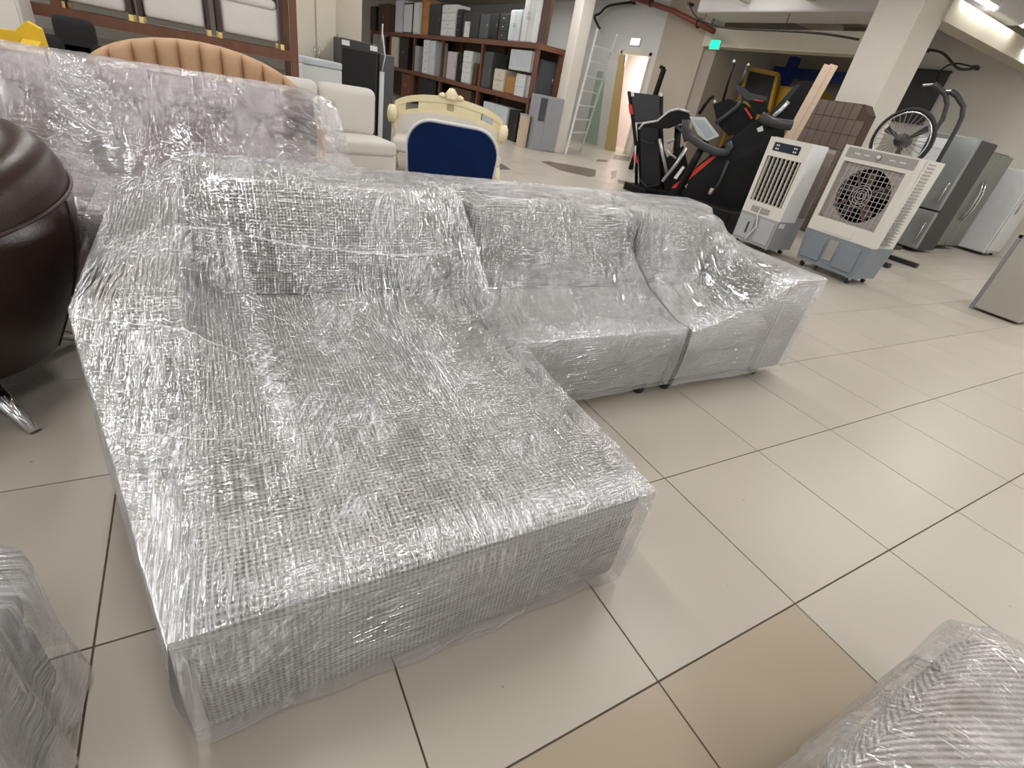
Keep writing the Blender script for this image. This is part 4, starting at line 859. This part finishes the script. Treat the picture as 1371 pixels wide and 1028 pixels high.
for u, v in ((872,4),(935,32)): q = lo(onx(u, v, 11.3)); b = MB(); b.torus(q, .075, .02, 'y', 16, 6); b.build('clamp', 'cable_black', t, True); b = MB(); b.tube([q, (q[0]+.6, q[1], q[2])], .015, 6); b.build('stay', 'cable_black', t)
def cable(label, pix, x, r=.02, stay=None):
    pts = [onx(u, v, x) for u, v in pix]; c = tuple(pts[0]); t = thing('cable', label, 'cable', c); lo = at(c)
    P = [Vector(lo(p)) for p in pts]; sm = []
    for i in range(len(P)-1):
        p0, p1, p2, p3 = P[max(0,i-1)], P[i], P[i+1], P[min(len(P)-1, i+2)]
        for k in range(6): f = k/6; sm.append(.5*((2*p1)+(p2-p0)*f+(2*p0-5*p1+4*p2-p3)*f*f+(3*p1-p0-3*p2+p3)*f**3))
    sm.append(P[-1]); b = MB(); b.tube(sm, r, 6); b.build('cord', 'cable_black', t, True)
    b = MB(); b.box((-.03,-.03,-.03), (.15,.03,.03)); b.build('clip', 'cable_black', t)
    if stay:
        for q in P[1:-1:2]: b = MB(); b.tube([q, (q[0]+stay[0], q[1], q[2]+.04), (q[0]+stay[0], q[1], stay[1]-c[2])], .008, 5); b.build('hanger', 'cable_black', t)
    return t
cable('black cable bundle hooked on the white wall beside the ladder', [(845,3),(815,8),(803,18),(796,22),(800,33),(803,38)], 11.6, .035)
cable('black cable sagging below the pale duct towards the column', [(922,5),(935,25),(970,37),(1040,41),(1100,45),(1150,53)], 10.5, .018, (.2, 3.36))
cable('black cable drooping beside the square column under the beam', [(1238,66),(1262,71),(1282,91),(1300,92),(1310,88)], 12.6, .022)
cable('thin cable hanging down the right wall from beam', [(1305,90),(1280,85),(1262,92),(1253,108)], 13.5, .015)
M('dark_board', (.05,.045,.045), .6)
t = thing('notice_board', 'dark panel fixed high on the right wall behind the fan', 'panel', (13.95, 6.35, 2.5)); b = MB(); b.cbox((-.04,-.28,-.50), (.045,.45,.48), .01); b.build('panel', 'dark_board', t); b = MB(); b.box((-.05,-.30,.48), (.045,.47,.51)); b.build('frame', 'charcoal', t)

# ================================================================== AIR COOLERS
M('cool_white', (.70,.68,.62), .4, var=.03); M('cool_tank', (.21,.24,.28), .4, var=.06); M('cool_grey', (.33,.32,.30), .4); M('cool_side', (.76,.76,.77), .35); M('pad_brown', (.22,.19,.17), .9, var=.4, scale=60); M('wire_grey', (.45,.42,.40), .4, .3); M('display', (.01,.015,.03), .2); M('icon', (.7,.72,.75), .5); M('label_white', (.8,.8,.8), .5); M('dark_inside', (.012,.010,.010), .8); M('cool_mid', (.42,.43,.45), .45); M('fan_brown', (.11,.07,.06), .5)
def caster(t, x, y):
    b = MB(); b.lathe([(0,-.015), (.03,-.015), (.035,0), (.03,.015), (0,.015)], (x, y, .035), 14, 'y'); w_ = b.build('caster', 'rubber', t, True); b = MB(); b.box((x-.02,y-.02,.04), (x+.02,y+.02,.08)); b.build('fork', 'steel', w_)
# big square-grille cooler
c2 = thing('air_cooler', 'cream air cooler with round fan behind square wire grille and grey tank', 'air cooler', (6.30, 2.70, 0))
b = MB(); b.prism([(.0,-.37,.44), (.0,-.40,1.24), (.03,-.40,1.31), (.40,-.40,1.31), (.46,-.37,.44)], (0,0,0)) if False else None
def taper(b, z0, z1, x0, x1, hy0, hy1, dx=0.):
    b.add([(x0,-hy0,z0),(x1,-hy0,z0),(x1,hy0,z0),(x0,hy0,z0),(x0+dx,-hy1,z1),(x1,-hy1,z1),(x1,hy1,z1),(x0+dx,hy1,z1)], [(3,2,1,0),(4,5,6,7),(0,1,5,4),(1,2,6,5),(2,3,7,6),(3,0,4,7)])
def frame_face(b, x0, x1, Y0, Y1, Zb, Zt, y0, y1, zb, zt):
    b.box((x0,Y0,Zb), (x1,Y1,zb)); b.box((x0,Y0,zt), (x1,Y1,Zt)); b.box((x0,Y0,zb), (x1,y0,zt)); b.box((x0,y1,zb), (x1,Y1,zt))
b = MB(); taper(b, .42, 1.30, .10, .46, .37, .40); b.build('body', 'cool_white', c2)
b = MB(); frame_face(b, .0, .10, -.385, .385, .42, 1.30, -.31, .33, .57, 1.15); b.build('front_frame', 'cool_white', c2)
b = MB(); b.cbox((-.008,-.36,1.19), (.01,.34,1.285), .004); cp = b.build('control_panel', 'cool_grey', c2)
b = MB(); b.lathe([(0,-.03), (.022,-.026), (.026,0)], (-.005,0,1.235), 16, 'x'); b.build('knob', 'steel', cp, True)
for y in (-.24,-.14,.12,.22): b = MB(); b.box((-.011,y-.03,1.23), (-.007,y+.03,1.24)); b.build('marking', 'icon', cp)
# grille plate with round opening
n = 48; vs = []; fs = []; R0 = .268; cy, cz = .0, .86
for i in range(n):
    a = 2*PI*i/n; ca, sa = math.cos(a), math.sin(a); k = 1/max(abs(ca)/.325, abs(sa)/.295); vs += [(.045, cy+R0*ca, cz+R0*sa), (.045, cy+k*ca, cz+k*sa), (.075, cy+R0*ca, cz+R0*sa)]
for i in range(n): j = (i+1) % n; fs += [(3*i, 3*j, 3*j+1, 3*i+1), (3*i, 3*i+2, 3*j+2, 3*j)]
b = MB(); b.add(vs, fs); b.build('shroud', 'wire_grey', c2)
b = MB(); b.lathe([(0,0), (.266,0)], (.092,cy,cz), 40, 'x'); b.build('fan_housing', 'dark_inside', c2)
for k in range(5):
    a = 2*PI*k/5+.3; b = MB(); q = [(.08, cy+r*math.cos(a+d), cz+r*math.sin(a+d)) for r, d in ((.06,-.25),(.23,-.28),(.25,.15),(.07,.35))]; b.prism(q, (.008,0,0)); b.build('fan_blade', 'fan_brown' if k % 2 else 'charcoal', c2)
b = MB(); b.lathe([(0,-.03), (.05,-.025), (.06,0)], (.075,cy,cz), 20, 'x'); b.build('fan_hub', 'charcoal', c2, True)
for k in range(13): y = -.29+k*.05; b = MB(); b.box((.022,y-.003,.575), (.028,y+.003,1.145)); b.build('grille_wire', 'wire_grey', c2)
for k in range(12): z = .60+k*.048; b = MB(); b.box((.028,-.31,z-.003), (.034,.33,z+.003)); b.build('grille_wire', 'wire_grey', c2)
for r in (.03,.055,.08,.105): b = MB(); b.torus((.018,cy,cz), r, .004, 'x', 28, 6); b.build('grille_ring', 'wire_grey', c2, True)
for k in range(4): a = PI/4+k*PI/2+.2; b = MB(); b.bar((.018,cy+.1*math.cos(a),cz+.1*math.sin(a)), (.018,cy+.27*math.cos(a),cz+.27*math.sin(a)), .022, .006, (1,0,0)); b.build('grille_strut', 'fan_brown', c2)
b = MB(); b.cbox((-.006,-.13,.44), (.004,.20,.55), .004); b.build('drain_door', 'cool_white', c2)
b = MB(); taper(b, .075, .42, .0, .46, .345, .385, -.01); tk = b.build('tank', 'cool_tank', c2)
for a_, c_ in ((-.30,-.07),(.09,.33)): b = MB(); b.cbox((-.020,a_,.12), (.0,c_,.38), .008); b.build('tank_panel', 'cool_tank', tk)
b = MB(); b.cbox((-.014,-.045,.16), (.0,.06,.38), .006); b.build('level_gauge', 'cool_grey', tk)
for k in range(26): z = .46+k*.032; b = MB(); b.box((.14,-.402,z), (.30,-.375,z+.010)); b.build('side_louvre', 'cool_grey', c2)
for x in (.06,.40):
    for y in (-.28,.28): caster(c2, x, y)
# slim cooler
c1 = thing('air_cooler', 'white slim air cooler with vertical louvres and dark display', 'air cooler', (6.10, 3.585, 0))
b = MB(); taper(b, .40, 1.24, .08, .30, .27, .27); b.build('body', 'cool_white', c1); b = MB(); taper(b, .40, 1.22, .30, .48, .27, .265); b.build('rear_body', 'cool_grey', c1)
b = MB(); b.cbox((.30,-.275,.46), (.46,-.265,1.18), .003); b.build('side_pad', 'pad_brown', c1); b = MB(); b.cbox((.0,-.278,.40), (.30,-.262,1.235), .004); b.build('side_panel', 'cool_side', c1)
b = MB(); frame_face(b, .0, .08, -.265, .27, .40, 1.235, -.225, .225, .54, 1.04); b.build('front_frame', 'cool_white', c1)
b = MB(); b.box((.070,-.225,.54), (.078,.225,1.04)); b.build('louvre_well', 'dark_inside', c1)
for k in range(8): y = -.196+k*.056; b = MB(); b.box((.005,y-.004,.54), (.035,y+.004,1.04)); b.build('louvre', 'cool_white', c1)
for k in range(9): z = .58+k*.052; b = MB(); b.box((.045,-.225,z), (.055,.225,z+.008)); b.build('cross_louvre', 'fan_brown', c1)
b = MB(); b.lathe([(0,0), (.05,0)], (.042,-.03,.79), 16, 'x'); b.build('motor_cap', 'fan_brown', c1)
b = MB(); b.cbox((-.006,-.15,1.10), (.004,.19,1.19), .003); dp = b.build('display', 'display', c1)
for y in (-.11,-.085,.12,.145):
    for z in (1.125,1.16): b = MB(); b.box((-.009,y-.008,z-.008), (-.005,y+.008,z+.008)); b.build('icon', 'icon', dp)
b = MB(); b.cbox((-.012,-.10,.43), (.004,.15,.49), .006); b.build('drawer_pull', 'cool_grey', c1)
b = MB(); b.tube([(-.012,.02,.50), (-.03,.015,.40), (-.025,-.03,.28), (-.02,.03,.16), (-.02,.05,.09)], .008, 6); b.build('cord', 'cool_side', c1, True)
b = MB(); taper(b, .07, .40, .0, .47, .265, .27); tk = b.build('tank', 'mid_grey', c1)
for a_, c_ in ((-.24,-.03),(.03,.25)): b = MB(); b.cbox((-.012,a_,.10), (.0,c_,.37), .006); b.build('tank_panel', 'cool_mid', tk)
b = MB(); b.box((-.018,.09,.17), (-.012,.11,.30)); b.build('level_gauge', 'charcoal', tk); b = MB(); b.box((.04,-.272,.33), (.14,-.268,.38)); lb(b.build('sticker', 'label_white', tk), 'white sticker')
for x in (.06,.40):
    for y in (-.2,.2): caster(c1, x, y)
M('gym_wire', (.16,.15,.15), .4, .3)
# --- pedestal fan behind the big cooler
fn = thing('pedestal_fan', 'black industrial pedestal fan with wire guard behind the big cooler', 'fan', (7.65, 3.24, 0)); fc = (0,0,1.46)
b = MB(); b.torus(fc, .33, .022, 'x', 40, 8); b.build('guard_ring', 'rubber', fn, True); b = MB(); b.torus((-.01,0,fc[2]), .30, .010, 'x', 40, 8); b.build('guard_rim', 'steel', fn, True)
for k in range(28): a = 2*PI*k/28; b = MB(); b.tube([(-.05,.06*math.cos(a),fc[2]+.06*math.sin(a)), (-.01,.31*math.cos(a+.15),fc[2]+.31*math.sin(a+.15))], .0035, 5); b.build('spoke', 'gym_wire', fn)
for k in range(3): a = 2*PI*k/3+.4; b = MB(); b.prism([(.02,r*math.cos(a+d),fc[2]+r*math.sin(a+d)) for r, d in ((.05,-.3),(.27,-.15),(.26,.12),(.06,.3))], (.008,0,0)); b.build('blade', 'charcoal', fn)
b = MB(); b.lathe([(0,-.07), (.06,-.06), (.08,0), (.07,.12), (0,.14)], fc, 18, 'x'); b.build('motor', 'charcoal', fn, True); b = MB(); b.tube([(.08,0,.02), (.08,0,fc[2])], .025); b.build('pole', 'charcoal', fn); b = MB(); b.lathe([(0,.04), (.20,.03), (.24,0)], (.08,0,0), 24); b.build('base', 'charcoal', fn, True)
# --- elliptical trainer
el = thing('elliptical_trainer', 'black elliptical trainer with two tall curved handle bars beside fridges', 'exercise machine', (8.55, 3.30, 0)); lo = at((8.55,3.30,0))
for pix in (((1249,113),(1256,117),(1266,127),(1268,140),(1262,160),(1247,182)), ((1273,122),(1281,128),(1290,142),(1288,157),(1281,172),(1268,195))):
    pts = [lo(rng(u, v, 9.0)) for u, v in pix]; e_ = pts[-1]; pts.append((e_[0]+.02, e_[1], .25)); b = MB(); b.tube(pts, [.035,.032,.03,.028,.026,.026,.026], 10); hb = b.build('handle_bar', 'charcoal', el, True)
    q = Vector(pts[0]); b = MB(); b.tube([q, q+Vector((-.02,.10,-.02))], .014, 8); b.build('brake_lever', 'steel', hb)
b = MB(); b.rbox((-.25,-.10,.06), (.35,.12,.60), .08, 4, 6); b.build('flywheel_housing', 'charcoal', el, True)
b = MB(); b.bar((-.35,-.45,.03), (-.35,.45,.03), .08, .06); b.bar((.45,-.45,.03), (.45,.45,.03), .08, .06); b.bar((-.35,0,.06), (.45,0,.06), .08, .05); b.build('base_frame', 'charcoal', el)
for s in (-1, 1): b = MB(); b.rbox((-.30,s*.22-.07,.20), (.12,s*.22+.07,.25), .02, 2, 3); pd = b.build('pedal', 'rubber', el, True); b = MB(); b.tube([(-.1,s*.22,.22), (.2,s*.1,.3)], .02, 8); b.build('crank', 'steel', pd)
# --- fridges and appliances along the right wall
M('fridge_silver', (.30,.32,.32), .35, .5, var=.06); M('fridge_olive', (.20,.21,.19), .35, .4, var=.08); M('appl_white', (.66,.67,.68), .4)
f1 = thing('fridge', 'silver two-door fridge beside the pedestal fan', 'fridge', (10.45, 3.85, 0))
b = MB(); b.cbox((.06,-.30,.04), (.70,.31,1.73), .02); b.build('body', 'charcoal', f1)
for z0, z1 in ((.06,.66),(.68,1.74)): b = MB(); b.rbox((0,-.305,z0), (.075,.315,z1), .025, 3, 5); d = b.build('door', 'fridge_silver', f1, True); b = MB(); b.tube([(-.03,-.24,z0+.12), (-.03,-.24,z0+.42)], .012, 8); b.build('handle', 'steel', d, True)
f2 = thing('fridge', 'olive grey double-door fridge with long bowed handles by the wall', 'fridge', (12.05, 4.15, 0))
b = MB(); b.cbox((-.62,-.32,.04), (.62,.35,1.66), .02); b.build('body', 'charcoal', f2)
for s in (-1, 1): b = MB(); b.rbox((s*.31-.30,-.385,.08), (s*.31+.30,-.32,1.64), .02, 3, 5); d = b.build('door', 'fridge_olive', f2, True); b = MB(); b.tube([(s*.06,-.40,.55), (s*.07,-.45,.75), (s*.07,-.45,1.0), (s*.06,-.40,1.2)], .014, 8); b.build('handle', 'steel', d, True)
w1 = thing('freezer', 'white upright freezer at the far end of the fridge row', 'freezer', (13.35, 3.85, 0)); b = MB(); b.cbox((-.32,-.40,.05), (.32,.35,1.5), .02); b.build('body', 'appl_white', w1); b = MB(); b.cbox((-.31,-.43,.10), (.31,-.40,1.45), .01); d = b.build('door', 'appl_white', w1); b = MB(); b.tube([(-.25,-.45,.8), (-.25,-.45,1.1)], .012, 8); b.build('handle', 'steel', d, True)
for x in (-.26,.26):
    for y in (-.34,.29): b = MB(); b.lathe([(.025,0), (.02,.055)], (x, y, 0), 8); b.build('foot', 'rubber', w1)
w2 = free_box('carton', 'white carton lying on the silver fridge and olive fridge', 'carton', (11.45, 3.95, 1.74), (.5,.4,.16), 'appl_white'); b = MB(); b.box((-.04,-.202,0), (.04,-.2,.16)); b.build('tape', 'cream_lam', w2)
bpy.data.objects.remove(w2.children[0]); [bpy.data.objects.remove(c) for c in list(w2.children)]; bpy.data.objects.remove(w2)
mc = thing('metal_cabinet', 'low beige metal cabinet with grey edge frame on the open floor', 'cabinet', (7.55, 1.40, 0))
M('beige_metal', (.40,.37,.33), .5, var=.06)
b = MB(); b.cbox((.02,-.20,.02), (.62,.24,.80), .006); b.build('body', 'beige_metal', mc); b = MB(); b.cbox((0,-.20,.03), (.02,.21,.79), .004); d = b.build('door', 'beige_metal', mc); b = MB(); b.tube([(-.02,-.14,.4), (-.02,-.14,.5)], .006, 6); b.build('handle', 'steel', d, True)
b = MB(); b.box((-.004,.21,.0), (.03,.245,.82)); b.build('edge_frame', 'grey_paint', mc); b = MB(); b.box((-.004,-.2,.79), (.03,.24,.82)); b.build('edge_frame', 'grey_paint', mc)

# ================================================================== EXERCISE MACHINES
M('gym_black', (.006,.006,.007), .45, spec=.22); M('gym_grey', (.045,.046,.05), .4, spec=.35); M('gym_red', (.62,.035,.015), .4); M('gym_silver', (.55,.56,.58), .3, .6); M('gym_screen', (.36,.40,.42), .15); M('gym_white', (.75,.75,.75), .4); M('belt', (.008,.008,.009), .8, spec=.2); M('gym_yellow', (.42,.24,.02), .4); M('gym_blue', (.01,.035,.18), .4); M('timber', (.55,.42,.31), .6, var=.12, stretch=(1,1,6)); M('belt_panel', (.025,.025,.028), .6, spec=.3)
def away(u, v): d = ray(u, v); k = math.hypot(d[0], d[1]); return Vector((d[0]/k, d[1]/k, 0))
class Gym:
    def __init__(s, name, label, cat, u, v, r):
        p = rng(u, v, r); s.o = (float(p[0]), float(p[1]), 0.); s.t = thing(name, label, cat, s.o); s.lo = at(s.o); s.r = r; s.dir = away(u, v)
    def p(s, u, v, dr=0.): return s.lo(rng(u, v, s.r+dr))
    def slab(s, name, pix, th, mat, dr=0., par=None): b = MB(); b.prism([s.p(u, v, dr) for u, v in pix], s.dir*th); return b.build(name, mat, par or s.t)
    def rod(s, name, pix, r, mat, dr=0., par=None, n=8): b = MB(); b.tube([s.p(q[0], q[1], dr+(q[2] if len(q) > 2 else 0)) for q in pix], r, n); return b.build(name, mat, par or s.t, True)
    def foot(s, u, v, sx, sy, mat='gym_black', dr=0., h=.08):
        q = s.p(u, v, dr); b = MB(); b.cbox((q[0]-sx, q[1]-sy, 0), (q[0]+sx, q[1]+sy, h), .01); return b.build('base', mat, s.t)
g = Gym('treadmill', 'folded treadmill standing upright with red end caps by the doorway', 'treadmill', 868, 250, 9.6)
dk = g.slab('deck', [(853,166),(884,164),(888,252),(856,255)], .16, 'belt'); g.slab('belt', [(857,170),(881,169),(884,246),(859,248)], -.012, 'belt_panel', 0, dk)
g.slab('upper_deck', [(843,123),(884,128),(882,163),(850,164)], .14, 'gym_grey'); g.rod('side_rail', [(842,122),(848,165),(852,200),(852,256)], .028, 'gym_black'); g.rod('side_rail', [(886,128),(885,164),(889,254)], .028, 'gym_black')
g.rod('trim_strip', [(851,195),(849,230)], .012, 'gym_white', -.05)
for a, c in (((841,140),(843,153)), ((847,206),(849,218))): g.slab('end_cap', [(a[0],a[1]),(a[0]+5,a[1]),(c[0]+5,c[1]),(c[0],c[1])], .05, 'gym_red', -.06)
for u in (845,883): g.slab('corner_plate', [(u,124),(u+4,124),(u+4,129),(u,129)], .02, 'gym_white', -.03)
g.foot(870, 256, .38, .28, h=.12); g.rod('cable', [(857,186),(868,192),(876,191)], .01, 'gym_grey', -.05); g.rod('cable', [(856,240),(866,250),(882,247)], .012, 'gym_grey', -.08)
g = Gym('exercise_bike', 'black exercise bike with arched hood and silver poles beside folded treadmill', 'exercise bike', 895, 250, 8.9)
b = MB(); pts = [(855,172),(862,165),(876,160),(892,151),(906,147),(920,150),(927,158)]
g.slab('hood', [(856,172),(868,163),(884,160),(896,150),(908,147),(922,151),(926,160),(910,166),(896,172),(880,172),(866,170)], .30, 'gym_black'); g.rod('hood_edge', [(855,173),(862,165),(880,162),(896,149),(908,146),(923,150)], .018, 'gym_silver', -.02)
g.rod('silver_pole', [(883,186),(887,205),(893,232)], .025, 'gym_silver'); g.rod('silver_pole', [(919,198),(905,220),(887,243)], .03, 'gym_silver'); g.rod('frame_tube', [(908,168),(906,200),(912,262)], .05, 'gym_black', .15); g.rod('frame_tube', [(880,186),(900,240),(908,262)], .04, 'gym_black', .1)
g.slab('housing', [(888,215),(915,195),(925,240),(912,268),(890,262)], .18, 'gym_black', .05); g.rod('handle', [(905,168),(915,178),(918,190)], .022, 'gym_grey'); g.rod('crank', [(893,200),(897,206),(905,212)], .018, 'gym_silver', -.02); g.foot(905, 262, .45, .10)
b = MB(); b.tube([g.p(893,190), g.p(903,186)], .03, 8); b.build('seat_clamp', 'gym_silver', g.t)
g = Gym('treadmill', 'black folded treadmill with a bright red stripe, beside the slim cooler', 'treadmill', 965, 270, 8.0)
dk = g.slab('deck', [(893,262),(902,250),(952,206),(1012,160),(1032,152),(1042,162),(1036,190),(990,290),(960,300),(930,285)], .45, 'gym_black'); g.slab('red_stripe', [(899,252),(902,248),(951,211),(959,205),(960,209),(910,251)], -.02, 'gym_red', 0, dk); g.slab('stripe_tip', [(955,207),(964,200),(966,203),(959,210)], -.022, 'gym_silver', 0, dk)
g.slab('white_mark', [(907,256),(912,253),(914,256),(909,259)], -.012, 'gym_white', 0, dk); g.slab('white_mark', [(917,249),(921,246),(922,249),(919,252)], -.012, 'gym_white', 0, dk)
g.slab('white_mark', [(902,238),(914,222),(917,224),(906,240)], -.012, 'gym_white', -.02, dk)
g.rod('roller', [(1018,156,-.1),(1034,164,-.1),(1060,168,-.05)], .06, 'gym_grey', 0); g.slab('end_cap', [(1013,172),(1021,168),(1022,175),(1015,177)], -.02, 'gym_white', -.02)
g.rod('strut', [(975,215),(965,240),(952,262)], .02, 'gym_grey', -.1); g.rod('strut_tip', [(954,252),(950,260)], .026, 'timber', -.1)
g.rod('arm_handle', [(919,160),(917,172),(924,184),(940,195),(960,204),(972,204),(977,196),(974,191)], .055, 'gym_grey', -.12, n=10)
cs = g.slab('console', [(923,156),(944,157),(963,182),(946,189),(934,180)], .05, 'gym_silver', -.08); g.slab('screen', [(928,160),(943,161),(957,181),(946,185)], -.008, 'gym_screen', -.08, cs)
g.rod('upright', [(945,188),(930,215),(905,262)], .05, 'gym_black', -.04); g.rod('upright', [(968,205),(985,250),(990,285)], .05, 'gym_black', .3); q = g.p(960,290); b = MB(); b.cbox((q[0]-.35,q[1]-.45,0), (q[0]+.45,q[1]+.35,.30), .02); b.build('motor_base', 'gym_black', g.t)
g = Gym('exercise_bike', 'dark exercise bike with flat monitor in front of the yellow frame', 'exercise bike', 985, 200, 10.3)
m_ = g.slab('monitor', [(984,113),(990,112),(1004,124),(1028,130),(1026,136),(1000,134),(990,126)], .2, 'gym_grey'); g.slab('monitor_base', [(1000,134),(1027,135),(1028,155),(1012,152)], .2, 'gym_black'); g.rod('red_edge', [(1010,134),(1022,136)], .012, 'gym_red', -.04, m_)
g.rod('handle', [(936,153),(944,140),(951,131),(956,129)], .028, 'gym_black'); g.rod('handle', [(958,165),(972,155),(988,142),(994,132)], .035, 'gym_grey', -.05); g.slab('body', [(955,140),(975,132),(1000,140),(1012,158),(1000,178),(975,182),(960,165)], .25, 'gym_black', .1); g.slab('red_mark', [(996,145),(999,144),(1008,158),(1006,160)], -.02, 'gym_red', .08)
g.rod('post', [(985,170),(992,200),(985,262)], .05, 'gym_black', .2); g.foot(985, 262, .30, .30, h=.08, dr=.2)
for u, v in ((957,136),(983,82),(1002,87)): b = MB(); b.lathe([(0,-.03),(.03,0),(0,.03)], g.p(u, v, 0), 10); b.build('bolt_cap', 'gym_white', g.t, True)
g.rod('mast', [(983,84),(975,110),(968,135)], .02, 'gym_black'); g.rod('mast', [(1002,88),(995,105),(990,114)], .03, 'gym_grey')
g = Gym('treadmill', 'black upright treadmill deck with a grey rail leaning by the timber plank', 'treadmill', 1055, 165, 9.3)
g.slab('deck', [(1026,158),(1068,110),(1080,107),(1088,112),(1084,140),(1052,170),(1038,240),(1000,250)], .2, 'gym_black'); g.rod('rail', [(1033,158),(1045,148),(1056,136)], .03, 'gym_silver', -.05); g.slab('belt', [(1030,156),(1066,113),(1072,114),(1040,154)], -.02, 'belt_panel'); q = g.p(1030,262,.2); b = MB(); b.cbox((q[0]-.3,q[1]-.3,0), (q[0]+.3,q[1]+.3,.5), .02); b.build('motor_base', 'gym_black', g.t)
yf = thing('machine_frame', 'yellow steel machine frame with mesh panel in the dark recess', 'machine', (13.0, 9.6, 0)); lo = at((13.0,9.6,0))
b = MB(); Q = [lo(onx(u, v, 13.0)) for u, v in ((1003,92),(1042,100),(1030,150),(990,135))]
for i in range(4): b.bar(Q[i], Q[(i+1) % 4], .09, .09, (1,0,0))
b.build('front_frame', 'gym_yellow', yf); b = MB(); b.prism([Q[0],Q[1],Q[2],Q[3]], (.02,0,0)); b.build('mesh_panel', 'belt_panel', yf)
b = MB(); b.box((.15,-1.3,0), (.9,-.05,2.35)); b.build('cabinet', 'gym_yellow', yf)
for y in (-.1, .75): b = MB(); b.box((.02,y-.04,0), (.10,y+.04,1.9)); b.build('leg', 'gym_yellow', yf)
bf = thing('steel_beam_rack', 'dark blue steel rack across the recess above the yellow frame', 'rack', (14.2, 8.6, 0))
b = MB(); b.box((-.1,-1.4,2.62), (.1,1.8,2.86)); b.build('beam', 'gym_blue', bf)
for y in (-1.35, 1.35): b = MB(); b.box((-.08,y-.08,0), (.08,y+.08,2.62)); b.build('post', 'gym_blue', bf)
b = MB(); b.box((-.12,1.25,2.5), (.12,1.45,3.1)); b.build('post_cap', 'gym_blue', bf)
tp = thing('timber_plank', 'pale timber planks leaning against the square column cladding', 'plank', (7.9, 4.75, 0)); lo = at((7.9,4.75,0))
for du in (0, 8):
    p0, p1 = Vector(lo(rng(1109+du, 87, 9.0))), Vector(lo(rng(1063+du, 170, 9.0))); dv = (p1-p0); q = p0+dv*((0-p0.z)/dv.z); b = MB(); b.bar(p0, q, .10, .045, (1,.5,0)); b.build('plank', 'timber', tp)
for i, (u0, v0, u1, v1, lab) in enumerate(((889,92,872,128,'black steel post leaning on the beige wall panel'),)):
    a, c = rng(u0, v0, 13.), rng(u1, v1, 13.); t = thing('steel_post', lab, 'post', (float(c[0]), float(c[1]), 0)); lo = at((c[0], c[1], 0)); p0, p1 = Vector(lo(a)), Vector(lo(c)); dv = p1-p0; b = MB(); b.bar(p0, Vector((p1.x+.1*dv.x, p1.y+.1*dv.y, 0)), .10 if i == 0 else .04, .06 if i == 0 else .04); b.build('bar', 'gym_black', t); b = MB(); b.bar(p0, p0+Vector((0,.12,.03)), .06, .06); b.build('hook', 'gym_black', t)

wp = thing('door_panel', 'white appliance panel standing between the fan and silver fridge', 'panel', (9.35, 3.62, 0)); b = MB(); b.cbox((-.02,-.16,0), (.03,.22,1.62), .006); b.build('panel', 'appl_white', wp); b = MB(); b.box((-.03,-.17,1.5), (-.02,.23,1.62)); b.build('cap', 'cool_side', wp)
